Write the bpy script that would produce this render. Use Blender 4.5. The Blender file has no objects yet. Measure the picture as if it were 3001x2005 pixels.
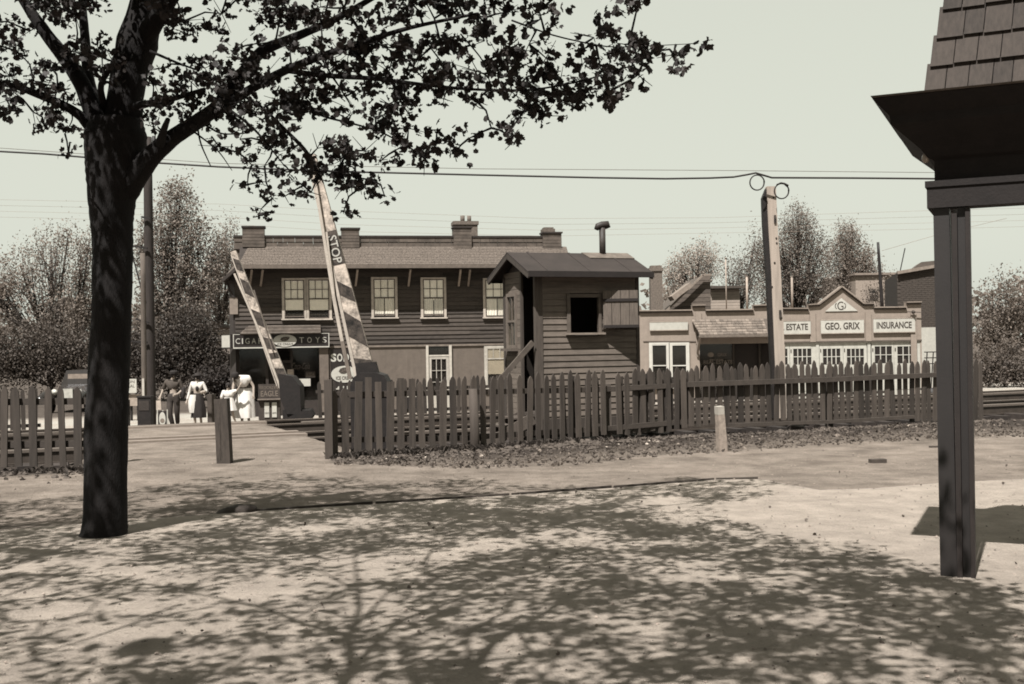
import bpy, bmesh, math, random
import numpy as np
from mathutils import Vector, Matrix
random.seed(7); rng = np.random.default_rng(7)
scene = bpy.context.scene; col = scene.collection
# ------------------------------------------------------------------ camera
FPX = 3300.0; EYE = 1.58; ROLL = 0.0155; PITCH = 5.5/3300
cam_d = bpy.data.cameras.new('camera'); cam = bpy.data.objects.new('camera', cam_d); col.objects.link(cam)
Fw = Vector((0, math.cos(PITCH), math.sin(PITCH))); U0 = Vector((0, -math.sin(PITCH), math.cos(PITCH))); R0 = Vector((1,0,0))
Rt = R0*math.cos(ROLL) - U0*math.sin(ROLL); Up = U0*math.cos(ROLL) + R0*math.sin(ROLL)
cam.matrix_world = Matrix(((Rt.x, Up.x, -Fw.x, 0), (Rt.y, Up.y, -Fw.y, 0), (Rt.z, Up.z, -Fw.z, EYE), (0,0,0,1)))
cam_d.sensor_width = 36; cam_d.lens = FPX/3001*36; cam_d.clip_end = 4000; cam_d.clip_start = 0.05
scene.camera = cam
# ------------------------------------------------------------------ light
KX, KY = 0.26, 0.55                      # shadow displacement per metre of height
sun_d = bpy.data.lights.new('sun', 'SUN'); sun = bpy.data.objects.new('sun', sun_d); col.objects.link(sun)
sun_d.energy = 5.0; sun_d.angle = math.radians(0.5); sun_d.color = (1.0, 0.995, 0.965)
sun.rotation_euler = Vector((KX, KY, -1)).to_track_quat('-Z', 'Y').to_euler()
sun.location = (-10, -15, 40)
world = bpy.data.worlds.new('World'); scene.world = world; world.use_nodes = True
wn = world.node_tree.nodes; wl = world.node_tree.links
bg = wn['Background']
sky = wn.new('ShaderNodeTexSky'); sky.sky_type = 'NISHITA'; sky.sun_disc = False
sky.sun_elevation = math.atan(1/math.hypot(KX, KY)); sky.sun_rotation = math.atan2(-KX, -KY)
sky.air_density = 1.3; sky.dust_density = 2.5; sky.ozone_density = 1.0
bw = wn.new('ShaderNodeRGBToBW'); pw = wn.new('ShaderNodeMath'); pw.operation = 'POWER'; pw.inputs[1].default_value = 0.14
tv = wn.new('ShaderNodeVectorMath'); tv.operation = 'SCALE'; tv.inputs[0].default_value = (1.53, 1.58, 1.38)
wl.new(sky.outputs[0], bw.inputs[0]); wl.new(bw.outputs[0], pw.inputs[0]); wl.new(pw.outputs[0], tv.inputs['Scale'])
wl.new(tv.outputs[0], bg.inputs['Color']); bg.inputs['Strength'].default_value = 0.15
scene.view_settings.view_transform = 'Standard'; scene.view_settings.look = 'None'
scene.view_settings.exposure = 1.35; scene.view_settings.gamma = 1; scene.view_settings.use_curve_mapping = False
scene.render.engine = 'CYCLES'
scene.cycles.filter_width = 1.8
# ------------------------------------------------------------------ helpers
def ray(px, py):
    u = (px-1500.5)/FPX; v = (1002.5-py)/FPX
    return Rt*u + Up*v + Fw
def P(px, py, Y):
    d = ray(px, py); t = Y/d.y
    return Vector((d.x*t, Y, EYE+d.z*t))
def G(px, py, z=0.0):
    d = ray(px, py); t = (z-EYE)/d.z
    return Vector((d.x*t, d.y*t, z))
def lerp(tab, x):
    xs = [a for a, b in tab]; ys = [b for a, b in tab]
    return float(np.interp(x, xs, ys))
def tone(g):
    r = float(np.interp(g, [.01, .05, .15, .3, .45, .5, .8], [1.36, 1.28, 1.25, 1.24, 1.19, 1.06, 1.10])); b = float(np.interp(g, [.01, .05, .15, .3, .45, .5, .8], [.90, .82, .82, .83, .84, .88, .95]))
    g *= .525
    return (g*r, g, g*b, 1)
MATS = {}
def M(name, g, var=.3, scale=6, rough=.85, bump=.12, stretch=(1,1,1), ovar=.18, streak=0.0, spec=.25, grain=60):
    if name in MATS: return MATS[name]
    m = bpy.data.materials.new(name); m.use_nodes = True; nt = m.node_tree; N = nt.nodes; L = nt.links
    b = N['Principled BSDF']; b.inputs['Roughness'].default_value = rough
    b.inputs['Specular IOR Level'].default_value = spec
    geo = N.new('ShaderNodeNewGeometry'); mp = N.new('ShaderNodeMapping'); mp.inputs['Scale'].default_value = stretch
    L.new(geo.outputs['Position'], mp.inputs[0])
    n1 = N.new('ShaderNodeTexNoise'); n1.inputs['Scale'].default_value = scale; n1.inputs['Detail'].default_value = 6; n1.inputs['Roughness'].default_value = .65
    n2 = N.new('ShaderNodeTexNoise'); n2.inputs['Scale'].default_value = grain; n2.inputs['Detail'].default_value = 3
    L.new(mp.outputs[0], n1.inputs[0]); L.new(mp.outputs[0], n2.inputs[0])
    oi = N.new('ShaderNodeObjectInfo')
    # factor = 1 + var*(n1-.5)*2 + .4*var*(n2-.5)*2 + ovar*(rand-.5)*2
    def mul(a, k, add=0.0):
        q = N.new('ShaderNodeMath'); q.operation = 'MULTIPLY_ADD'; L.new(a, q.inputs[0]); q.inputs[1].default_value = k; q.inputs[2].default_value = add; return q.outputs[0]
    def addn(a, c):
        q = N.new('ShaderNodeMath'); q.operation = 'ADD'; L.new(a, q.inputs[0]); L.new(c, q.inputs[1]); return q.outputs[0]
    f = addn(mul(n1.outputs['Fac'], 4*var, 1-2*var), mul(n2.outputs['Fac'], 1.6*var, -.8*var))
    f = addn(f, mul(oi.outputs['Random'], 2*ovar, -ovar))
    if streak:
        ms = N.new('ShaderNodeMapping'); ms.inputs['Scale'].default_value = (9, 9, .5); L.new(geo.outputs['Position'], ms.inputs[0])
        n3 = N.new('ShaderNodeTexNoise'); n3.inputs['Scale'].default_value = 1.0; n3.inputs['Detail'].default_value = 5; L.new(ms.outputs[0], n3.inputs[0])
        f = addn(f, mul(n3.outputs['Fac'], 3*streak, -1.5*streak))
    cl = N.new('ShaderNodeMath'); cl.operation = 'MAXIMUM'; cl.inputs[1].default_value = .12; L.new(f, cl.inputs[0])
    vm = N.new('ShaderNodeVectorMath'); vm.operation = 'SCALE'; vm.inputs[0].default_value = tone(g)[:3]; L.new(cl.outputs[0], vm.inputs['Scale'])
    L.new(vm.outputs[0], b.inputs['Base Color'])
    if bump:
        bp = N.new('ShaderNodeBump'); bp.inputs['Strength'].default_value = bump; bp.inputs['Distance'].default_value = .02
        L.new(n2.outputs['Fac'], bp.inputs['Height']); L.new(bp.outputs[0], b.inputs['Normal'])
    MATS[name] = m; return m
def glass_mat():
    if 'window_glass' in MATS: return MATS['window_glass']
    m = bpy.data.materials.new('window_glass'); m.use_nodes = True; N = m.node_tree.nodes; L = m.node_tree.links
    N.remove(N['Principled BSDF']); out = N['Material Output']
    t = N.new('ShaderNodeBsdfTransparent'); g = N.new('ShaderNodeBsdfGlossy'); g.inputs['Roughness'].default_value = .06
    t.inputs[0].default_value = (.93,.93,.9,1)
    fr = N.new('ShaderNodeFresnel'); fr.inputs[0].default_value = 1.5
    gq = N.new('ShaderNodeNewGeometry'); sb = N.new('ShaderNodeMath'); sb.operation = 'SUBTRACT'; sb.inputs[0].default_value = 1; L.new(gq.outputs['Backfacing'], sb.inputs[1]); ml = N.new('ShaderNodeMath'); ml.operation = 'MULTIPLY'; L.new(fr.outputs[0], ml.inputs[0]); L.new(sb.outputs[0], ml.inputs[1])
    mx = N.new('ShaderNodeMixShader'); L.new(ml.outputs[0], mx.inputs[0]); L.new(t.outputs[0], mx.inputs[1]); L.new(g.outputs[0], mx.inputs[2]); L.new(mx.outputs[0], out.inputs[0])
    MATS['window_glass'] = m; return m
def link(o, parent=None):
    col.objects.link(o)
    if parent is not None: o.parent = parent
    return o
def tag(o, label=None, cat=None, group=None, kind=None):
    if label: o['label'] = label
    if cat: o['category'] = cat
    if group: o['group'] = group
    if kind: o['kind'] = kind
    return o
def empty(name, loc, rz=0.0, label=None, cat=None, group=None):
    o = bpy.data.objects.new(name, None); o.location = loc; o.rotation_euler = (0,0,rz); o.empty_display_size = .2
    link(o); tag(o, label, cat, group); return o
class MB:
    def __init__(s): s.v = []; s.f = []; s.sm = []
    def add(s, vs, fs, smooth=False):
        n = len(s.v); s.v += [tuple(v) for v in vs]; s.f += [tuple(i+n for i in f) for f in fs]; s.sm += [smooth]*len(fs); return s
    def box(s, x0, x1, y0, y1, z0, z1):
        vs = [(x0,y0,z0),(x1,y0,z0),(x1,y1,z0),(x0,y1,z0),(x0,y0,z1),(x1,y0,z1),(x1,y1,z1),(x0,y1,z1)]
        return s.add(vs, [(0,3,2,1),(4,5,6,7),(0,1,5,4),(1,2,6,5),(2,3,7,6),(3,0,4,7)])
    def bar(s, a, b, w, h=None, up=(0,0,1)):
        a = Vector(a); b = Vector(b); h = h or w; d = (b-a).normalized(); u = Vector(up)
        if abs(d.dot(u)) > .97: u = Vector((0,1,0))
        r = d.cross(u).normalized()*w/2; q = r.cross(d).normalized()*h/2
        vs = [a-r-q, a+r-q, a+r+q, a-r+q, b-r-q, b+r-q, b+r+q, b-r+q]
        return s.add(vs, [(0,1,2,3),(7,6,5,4),(0,4,5,1),(1,5,6,2),(2,6,7,3),(3,7,4,0)])
    def tube(s, pts, rad, n=8, cap=True, jit=0.0, smooth=True):
        pts = [Vector(p) for p in pts]
        if not hasattr(rad, '__len__'): rad = [rad]*len(pts)
        vs = []; fs = []; ref = None
        for i, p in enumerate(pts):
            d = (pts[min(i+1, len(pts)-1)]-pts[max(i-1, 0)]).normalized()
            if ref is None: ref = Vector((0,1,0)) if abs(d.y) < .9 else Vector((1,0,0))
            u = (ref - d*ref.dot(d)).normalized(); w = d.cross(u); ref = u
            for k in range(n):
                a = 2*math.pi*k/n; r = rad[i]*(1+random.uniform(-jit, jit))
                vs.append(p + u*math.cos(a)*r + w*math.sin(a)*r)
        for i in range(len(pts)-1):
            for k in range(n):
                a = i*n+k; b = i*n+(k+1) % n; fs.append((a, b, b+n, a+n))
        if cap: fs.append(tuple(range(n-1, -1, -1))); fs.append(tuple((len(pts)-1)*n+k for k in range(n)))
        return s.add(vs, fs, smooth)
    def ring(s, rings, n=16, smooth=True):      # rings: (cx,cy,z,rx,ry)
        vs = []; fs = []
        for cx, cy, z, rx, ry in rings:
            for k in range(n):
                a = 2*math.pi*k/n; vs.append((cx+rx*math.cos(a), cy+ry*math.sin(a), z))
        for i in range(len(rings)-1):
            for k in range(n):
                a = i*n+k; b = i*n+(k+1) % n; fs.append((a, b, b+n, a+n))
        fs.append(tuple(range(n-1, -1, -1))); fs.append(tuple((len(rings)-1)*n+k for k in range(n)))
        return s.add(vs, fs, smooth)
    def prism(s, pts, y0, y1):        # polygon in xz (counter-clockwise seen from -y), extruded y0..y1
        n = len(pts); vs = [(x, y0, z) for x, z in pts]+[(x, y1, z) for x, z in pts]
        fs = [tuple(range(n)), tuple(range(2*n-1, n-1, -1))]+[(i, i+n, (i+1) % n+n, (i+1) % n) for i in range(n)]
        return s.add(vs, fs)
    def slab(s, corners, t):       # four corners (ccw from above), thickness downwards along normal
        c = [Vector(p) for p in corners]; nrm = (c[1]-c[0]).cross(c[2]-c[0]).normalized()*t
        vs = c+[p-nrm for p in c]; n = len(c)
        fs = [tuple(range(n)), tuple(range(2*n-1, n-1, -1))]+[(i, i+n, (i+1) % n+n, (i+1) % n) for i in range(n)]
        return s.add(vs, fs)
    def mesh(s, name):
        me = bpy.data.meshes.new(name); me.from_pydata(s.v, [], s.f)
        me.polygons.foreach_set('use_smooth', s.sm); me.update(); return me
    def build(s, name, mat, parent=None):
        me = s.mesh(name); me.materials.append(mat); return link(bpy.data.objects.new(name, me), parent)
CUBES = {}
def bit(name, mat, parent, x0, x1, y0, y1, z0, z1, rot=None):
    k = mat.name
    if k not in CUBES:
        me = MB().box(-.5,.5,-.5,.5,-.5,.5).mesh('piece'); me.materials.append(mat); CUBES[k] = me
    o = bpy.data.objects.new(name, CUBES[k]); o.location = ((x0+x1)/2, (y0+y1)/2, (z0+z1)/2)
    o.scale = (abs(x1-x0), abs(y1-y0), abs(z1-z0))
    if rot: o.rotation_euler = rot
    return link(o, parent)
def text_mesh(body, w, h, depth=.01, off=0.0, shear=0.0):
    """mesh of the words, centred, lying in xz facing -y, fitted in w by h"""
    cu = bpy.data.curves.new('lettering', 'FONT'); cu.body = body; cu.size = 1; cu.extrude = .5; cu.offset = off; cu.shear = shear
    cu.resolution_u = 3
    ob = bpy.data.objects.new('lettering', cu); col.objects.link(ob)
    dg = bpy.context.evaluated_depsgraph_get(); me = bpy.data.meshes.new_from_object(ob.evaluated_get(dg))
    bpy.data.objects.remove(ob); bpy.data.curves.remove(cu)
    co = np.empty(len(me.vertices)*3); me.vertices.foreach_get('co', co); co = co.reshape(-1, 3)
    mn = co.min(0); mx = co.max(0); c = (mn+mx)/2; s = mx-mn
    out = np.empty_like(co)
    out[:, 0] = (co[:, 0]-c[0])/s[0]*w; out[:, 2] = (co[:, 1]-c[1])/s[1]*h; out[:, 1] = -(co[:, 2]-c[2])/s[2]*depth
    me.vertices.foreach_set('co', out.ravel()); me.materials.clear(); me.update(); return me
def put_text(body, mat, parent, x, y, z, w, h, depth=.012, off=0.0, name='lettering', shear=0.0, rot=None):
    me = text_mesh(body, w, h, depth, off, shear); me.materials.append(mat)
    o = bpy.data.objects.new(name, me); o.location = (x, y, z)
    if rot: o.rotation_euler = rot
    return link(o, parent)
class Frame:
    """a facade plane: local x along it, local y into the building, z up from its base"""
    def __init__(s, px, Y, ang, zb=0.0):
        p = P(px, 1000, Y); s.o = Vector((p.x, Y, 0)); s.a = ang; s.zb = zb
        s.u = Vector((math.cos(ang), math.sin(ang), 0)); s.n = Vector((-math.sin(ang), math.cos(ang), 0))
    def h(s, px, py, d=0.0):
        r = ray(px, py); o = s.o+s.n*d; t = (o.dot(s.n))/(r.dot(s.n))
        w = Vector((0,0,EYE))+r*t
        return ((w-s.o).dot(s.u), w.z-s.zb)
    def x(s, px, d=0.0, py=1000): return s.h(px, py, d)[0]
    def z(s, py, px=1500, d=0.0): return s.h(px, py, d)[1]
    def root(s, name, label, cat, group=None):
        return empty(name, (s.o.x, s.o.y, s.zb), s.a, label, cat, group)
    def w(s, x, y, z): return s.o+s.u*x+s.n*y+Vector((0,0,z+s.zb))
def rect(F, x0, y0, x1, y1, d=0.0):
    a = F.h(x0, y0, d); b = F.h(x1, y1, d); xm = (F.h(x0, y1, d)[0]+a[0])/2; xn = (F.h(x1, y0, d)[0]+b[0])/2
    zt = (a[1]+F.h(x1, y0, d)[1])/2; zb = (b[1]+F.h(x0, y1, d)[1])/2
    return xm, xn, zb, zt      # left, right, bottom, top
# ------------------------------------------------------------------ terrain
def sstep(a, b, x): t = np.clip((x-a)/(b-a), 0, 1); return t*t*(3-2*t)
def track_s(x, y): return -.39*(x+5)+.92*(y-19.5)
def track_a(x, y): return .92*(x+5)+.39*(y-19.5)
def hnoise(x, y):
    return (np.sin(x*1.7+.6*np.sin(y*1.3))*np.sin(y*1.9+.8*np.sin(x*.9))*.5+np.sin(x*5.1+y*2.3)*np.sin(y*4.7-x*1.1)*.25)
def gz(x, y):
    x = np.asarray(x, float); y = np.asarray(y, float)
    s = track_s(x, y); a = track_a(x, y)
    off = -.34*sstep(-4.1, -2.5, s) - .61*sstep(7.2, 11, s)
    on = -.02*sstep(-3, 3.5, s) - .93*sstep(3.7, 12.5, s)
    m = sstep(-2.6, -1.8, a)*(1-sstep(1.35, 2.2, a))*sstep(-8, -5, s)
    m = np.where(s > 11, 0, m)
    z = off*(1-m)+on*m
    rough = .012+.03*sstep(-4.3, -3.6, s)*(1-sstep(-2.8, -2, s))*(1-m)
    return z+hnoise(x, y)*rough*np.where(y < 30, 1, .3)
# ================================================================== SETTING
def ground_mat():
    m = bpy.data.materials.new('dirt_ground'); m.use_nodes = True; N = m.node_tree.nodes; L = m.node_tree.links; b = N['Principled BSDF']
    b.inputs['Roughness'].default_value = .95; b.inputs['Specular IOR Level'].default_value = .1
    geo = N.new('ShaderNodeNewGeometry')
    def noise(s, d=6, st=None, r=.6):
        n = N.new('ShaderNodeTexNoise'); n.inputs['Scale'].default_value = s; n.inputs['Detail'].default_value = d; n.inputs['Roughness'].default_value = r
        if st:
            mp = N.new('ShaderNodeMapping'); mp.inputs['Scale'].default_value = st; L.new(geo.outputs['Position'], mp.inputs[0]); L.new(mp.outputs[0], n.inputs[0])
        else: L.new(geo.outputs['Position'], n.inputs[0])
        return n.outputs['Fac']
    def ramp(src, p0, c0, p1, c1):
        r = N.new('ShaderNodeValToRGB'); r.color_ramp.elements[0].position = p0; r.color_ramp.elements[1].position = p1
        r.color_ramp.elements[0].color = c0; r.color_ramp.elements[1].color = c1; L.new(src, r.inputs[0]); return r.outputs[0]
    att = N.new('ShaderNodeAttribute'); att.attribute_name = 'cinder'
    sep = N.new('ShaderNodeSeparateColor'); L.new(att.outputs['Color'], sep.inputs[0])
    base = ramp(noise(1.7, 9, None, .7), .33, tone(.17), .66, tone(.36))
    fine = ramp(noise(60, 8, None, .85), .40, (.6,.6,.6,1), .6, (1.15,1.15,1.15,1))
    track = ramp(noise(.55, 9, (1, 1.5, 1), .7), .40, (.72,.72,.72,1), .62, (1.08,1.08,1.08,1))
    peb = N.new('ShaderNodeTexVoronoi'); peb.inputs['Scale'].default_value = 28; L.new(geo.outputs['Position'], peb.inputs[0])
    pb = ramp(peb.outputs['Distance'], .05, (.5,.5,.5,1), .13, (1,1,1,1))
    def mulc(a, c, f=1.0):
        x = N.new('ShaderNodeMix'); x.data_type = 'RGBA'; x.blend_type = 'MULTIPLY'; x.inputs[0].default_value = f; L.new(a, x.inputs[6]); L.new(c, x.inputs[7]); return x.outputs[2]
    c = mulc(mulc(mulc(base, fine, .8), track, .7), pb, .35)
    cin = mulc(ramp(noise(9, 8, None, .8), .35, tone(.018), .72, tone(.10)), fine)
    mx = N.new('ShaderNodeMix'); mx.data_type = 'RGBA'; L.new(sep.outputs[0], mx.inputs[0]); L.new(c, mx.inputs[6]); L.new(cin, mx.inputs[7])
    pave = mulc(ramp(noise(.8, 6), .3, tone(.38), .7, tone(.50)), fine, .5)
    m2 = N.new('ShaderNodeMix'); m2.data_type = 'RGBA'; L.new(sep.outputs[1], m2.inputs[0]); L.new(mx.outputs[2], m2.inputs[6]); L.new(pave, m2.inputs[7])
    L.new(m2.outputs[2], b.inputs['Base Color'])
    bp = N.new('ShaderNodeBump'); bp.inputs['Strength'].default_value = .55; bp.inputs['Distance'].default_value = .03
    L.new(noise(45, 6, None, .7), bp.inputs['Height']); b2 = N.new('ShaderNodeBump'); b2.inputs['Strength'].default_value = .8; b2.inputs['Distance'].default_value = .12; L.new(noise(5, 8, None, .7), b2.inputs['Height']); L.new(bp.outputs[0], b2.inputs['Normal']); L.new(b2.outputs[0], b.inputs['Normal'])
    return m
xs = np.concatenate([[-1500,-700,-350,-180,-100,-70,-50,-35,-26], np.arange(-20, 26, .22), [28,34,42,55,80,120,200,400,800,1500]])
ys = np.concatenate([[-60,-30,-15,-8], np.arange(-3, 36, .22), np.arange(36, 70, 1.0), [75,85,100,130,180,260,420,800,2500]])
X, Y = np.meshgrid(xs, ys); Z = gz(X, Y)
nx, ny = len(xs), len(ys)
me = bpy.data.meshes.new('ground'); idx = np.arange(nx*ny).reshape(ny, nx)
fs = np.stack([idx[:-1,:-1], idx[:-1,1:], idx[1:,1:], idx[1:,:-1]], -1).reshape(-1, 4)
me.from_pydata(np.stack([X, Y, Z], -1).reshape(-1, 3).tolist(), [], fs.tolist())
me.polygons.foreach_set('use_smooth', [True]*len(fs))
S = track_s(X, Y).ravel(); A = track_a(X, Y).ravel(); nz = hnoise(X*2.3, Y*2.1).ravel()*.35
onm = sstep(-2.5, -2.1, A+nz*.6)*(1-sstep(1.6, 2.0, A+nz*.6))
cinder = sstep(-4.35, -3.85, S+nz*1.2)*(1-sstep(8.0, 9.0, S))*(1-onm)
VE = [G(a, b) for a, b in ((900,1355),(1000,1362),(1200,1366),(1400,1373),(1600,1370),(1750,1357),(1900,1341),(2100,1328),(2300,1314),(2500,1302),(2750,1288),(3050,1280))]
vex = [p.x for p in VE]; vey = [p.y for p in VE]
fx = [-2.66, -.74, 2.1, 8.9]; fy = [16.0, 16.8, 18.8, 21.8]
xr_, yr_ = X.ravel(), Y.ravel(); ev = np.interp(xr_, vex, vey); fv = np.interp(xr_, fx, fy)
vg = np.clip((yr_-ev+nz*.9)/np.maximum(.3, fv-ev), 0, 1); vg = np.where((xr_ > -2.6) & (xr_ < 9.5) & (yr_ < fv+.3), sstep(0, .12, vg)*(.4+.6*sstep(.2, .7, vg)), 0)
cinder = np.maximum(cinder, vg*(xr_ > -2.6)); cinder = np.maximum(cinder, .75*sstep(24, 27, S))
ca = me.color_attributes.new('cinder', 'FLOAT_COLOR', 'POINT')
pave = sstep(9.5, 10.5, S)*(1-sstep(24, 27, S))
dat = np.zeros((nx*ny, 4), np.float32); dat[:, 0] = cinder; dat[:, 1] = pave; dat[:, 3] = 1
ca.data.foreach_set('color', dat.ravel())
gm = ground_mat(); me.materials.append(gm)
tag(link(bpy.data.objects.new('ground', me)), kind='structure')
# paved apron beside the depot (its edge is the thin line across the dirt)
apm = M('worn_cement', .445, var=.26, scale=3.2, rough=.95, bump=.6, grain=90, ovar=0, spec=.1)
edge = [(-300,1565),(100,1545),(400,1520),(740,1497),(1100,1474),(1500,1449),(1800,1427),(2100,1404),(2230,1402),(2300,1415),(2400,1434),(2560,1428),(2750,1414),(2900,1405),(3300,1390)]
ep = [G(a, b, .045) for a, b in edge]
mb = MB(); n = len(ep)
ins = [Vector((p.x, p.y-.035, .045)) for p in ep]
rows = [[Vector((p.x+(-9+18*i/(n-1)-p.x)*t, p.y+(-4-p.y)*t, .04+.008*hnoise(p.x*2, p.y*2+t*9))) for i, p in enumerate(ins)] for t in (0, .04, .12, .25, .4, .55, .7, .85, 1)]
vs = [Vector((p.x, p.y, -.05)) for p in ep]+[Vector((p.x, p.y, .03)) for p in ep]
for r in rows: vs += r
fs = []
for k in range(len(rows)+1):
    for i in range(n-1): fs.append((k*n+i, (k+1)*n+i, (k+1)*n+i+1, k*n+i+1))
mb.add(vs, fs); apron = mb.build('pavement', apm); tag(apron, kind='structure')
_n = apm.node_tree; _N = _n.nodes; _L = _n.links; _b = _N['Principled BSDF']; _src = _b.inputs['Normal'].links[0].from_socket
_g = _N.new('ShaderNodeNewGeometry'); _t = _N.new('ShaderNodeTexNoise'); _t.inputs['Scale'].default_value = 6; _t.inputs['Detail'].default_value = 9; _t.inputs['Roughness'].default_value = .75; _L.new(_g.outputs['Position'], _t.inputs[0])
_q = _N.new('ShaderNodeBump'); _q.inputs['Strength'].default_value = .9; _q.inputs['Distance'].default_value = .10; _L.new(_t.outputs['Fac'], _q.inputs['Height']); _L.new(_src, _q.inputs['Normal']); _L.new(_q.outputs[0], _b.inputs['Normal'])
_c = _b.inputs['Base Color'].links[0].from_socket; _v = _N.new('ShaderNodeTexVoronoi'); _v.inputs['Scale'].default_value = 22; _L.new(_g.outputs['Position'], _v.inputs[0])
_r = _N.new('ShaderNodeValToRGB'); _r.color_ramp.elements[0].position = .04; _r.color_ramp.elements[0].color = (.45,.45,.45,1); _r.color_ramp.elements[1].position = .12; _L.new(_v.outputs['Distance'], _r.inputs[0])
_m = _N.new('ShaderNodeMix'); _m.data_type = 'RGBA'; _m.blend_type = 'MULTIPLY'; _m.inputs[0].default_value = .5; _L.new(_c, _m.inputs[6]); _L.new(_r.outputs[0], _m.inputs[7]); _L.new(_m.outputs[2], _b.inputs['Base Color'])
# ------------------------------------------------------------------ railway tracks
rail_m = M('rusty_rail', .06, rough=.5, var=.3, ovar=0); tie_m = M('creosoted_tie', .035, var=.4, scale=9, ovar=.35)
shine = M('worn_rail_head', .25, rough=.3, var=.15, ovar=0)
td = Vector((.92, .39, 0)).normalized(); tn = Vector((-td.y, td.x, 0)); O5 = Vector((-5, 19.5, 0))
for ti, (s0, lab) in enumerate([(0.05, 'railway track nearer the picket fence, dark rails on low ties'), (3.9, 'farther railway track running along the foot of the far side')]):
    c = O5 + tn*(s0+.72); r = empty('railway_track', (c.x, c.y, -.1), math.atan2(td.y, td.x), lab, 'railway track', 'two parallel railway tracks')
    for sgn in (-1, 1):
        m = MB(); y = sgn*.72
        m.box(-30, 45, y-.065, y+.065, -.16, -.13); m.box(-30, 45, y-.012, y+.012, -.13, .03); m.box(-30, 45, y-.036, y+.036, .03, .062)
        ra = m.build('rail', rail_m, r); MB().box(-30, 45, y-.03, y+.03, .0625, .066).build('rail_head', shine, ra)
    for k in range(100):
        x = -20+k*.56
        if -2.1 < x < 1.7: continue
        o = bit('railroad_tie', tie_m, r, x-.11, x+.11, -1.3, 1.3, -.26+random.uniform(-.01, .01), -.14+random.uniform(-.015, .012)); o.rotation_euler[2] = random.uniform(-.03, .03)
    bit('protection_board', M('grey_weathered_board', .12, stretch=(1,8,8)), r, -30, -2.3, -1.75, -1.55, .12, .16)
    bit('protection_board', M('grey_weathered_board', .12), r, 2.0, 45, -1.75, -1.55, .12, .16)
# crossing planks laid beside the rails in the path
pl = M('crossing_plank', .2, var=.3, stretch=(1,6,6), scale=3)
cp = empty('crossing_planks', (O5.x, O5.y, 0), math.atan2(td.y, td.x), 'row of worn timber planks laid flush in the dirt path between the rails', 'planks')
for s0 in (.34, 1.06, 4.2):
    bit('plank', pl, cp, -1.9, 1.5, s0-.1, s0+.1, -.05, .018+random.uniform(0, .008))
# rubble and cinders along the foot of the fence
aex = [p.x for p in ep]; aey = [p.y for p in ep]
def stones(name, cnt, pos, size, mat, kind='stuff', seed=1):
    r = random.Random(seed); mb = MB()
    for _ in range(cnt):
        x, y = pos(r); z = float(gz(x, y)); z += .045 if (name in ('gravel', 'pale_gravel') and y < float(np.interp(x, aex, aey))) else 0; s = r.uniform(*size); n = 6; vs = []
        for zz, k in ((-.2, 1.0), (.35, .85), (.75, .4)):
            a0 = r.random()*6
            for q in range(n): a = a0+q*6.283/n; rr = s*k*r.uniform(.65, 1.15); vs.append((x+rr*math.cos(a), y+rr*math.sin(a), z+zz*s*r.uniform(.6, 1.0)))
        fs = [(i*n+q, i*n+(q+1) % n, (i+1)*n+(q+1) % n, (i+1)*n+q) for i in range(2) for q in range(n)]+[tuple(2*n+q for q in range(n))]
        mb.add(vs, fs)
    return tag(mb.build(name, mat), kind=kind)
FA = [Vector((-2.66, 16.0, 0)), Vector((-.74, 16.8, 0)), Vector((2.1, 18.8, 0)), Vector((8.9, 21.8, 0))]
def fpos(t):      # point on the near fence line, t = metres from its left post
    for a, b in zip(FA, FA[1:]):
        l = (b-a).length
        if t <= l or b is FA[-1]: return a+(b-a)*(t/l), (b-a).normalized()
        t -= l
def pxY(px):
    best = None
    t = 0
    while t < 13.6:
        p, d = fpos(t); q = 1500.5+FPX*(p.x/p.y)
        if q >= px: return p.y, t
        t += .02
    return p.y, t
def along(lo, hi, sd=.3, bias=-.35):
    def f(r):
        t = r.uniform(lo, hi); p, d = fpos(t); nn = Vector((-d.y, d.x, 0)); q = p+nn*(bias+r.gauss(0, sd)); return q.x, q.y
    return f
def verge(lo=-2.4, hi=9, pw=1.6, f0=0, f1=1):
    def f(r):
        x = r.uniform(lo, hi); e = float(np.interp(x, vex, vey)); g_ = float(np.interp(x, fx, fy)); k = f0+(f1-f0)*(r.random()**pw)
        return x, g_-k*(g_-e)+r.gauss(0, .06)
    return f
stones('verge_rubble', 1500, verge(), (.012, .05), M('verge_earth', .085, var=.5, ovar=0, scale=12), seed=21)
stones('verge_pale_rubble', 260, verge(pw=.8), (.01, .035), M('verge_pale', .2, var=.5, ovar=0, scale=12), seed=22)
stones('rubble', 1500, along(0, 13, .3, -.3), (.015, .07), M('rubble_stone', .08, ovar=0, var=.6, scale=14), seed=3)
stones('pale_rubble', 60, along(0, 13, .35, -.5), (.01, .05), M('pale_stone', .42, ovar=0, var=.4), seed=4)
stones('pale_gravel', 2500, lambda r: (r.uniform(-7, 9), r.uniform(5, 17)), (.004, .014), M('pale_pebble', .30, ovar=0, var=.5), seed=55)
stones('gravel', 1800, lambda r: (r.uniform(-7, 9), r.uniform(5, 17)), (.003, .009), M('dark_pebble', .10, ovar=0, var=.6), seed=5)
stones('track_ballast', 5000, lambda r: (lambda a, s: (O5.x+td.x*a+tn.x*s, O5.y+td.y*a+tn.y*s))(r.choice([r.uniform(-12, -2.4), r.uniform(1.9, 20)]), r.uniform(-3.3, 7)), (.025, .06), M('cinder_ballast', .055, ovar=0, var=.7, scale=10), seed=6)
stones('left_rubble', 260, lambda r: (r.uniform(-7.6, -5.4), r.gauss(14.7, .4)), (.015, .06), M('rubble_stone', .13), seed=8)
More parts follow.
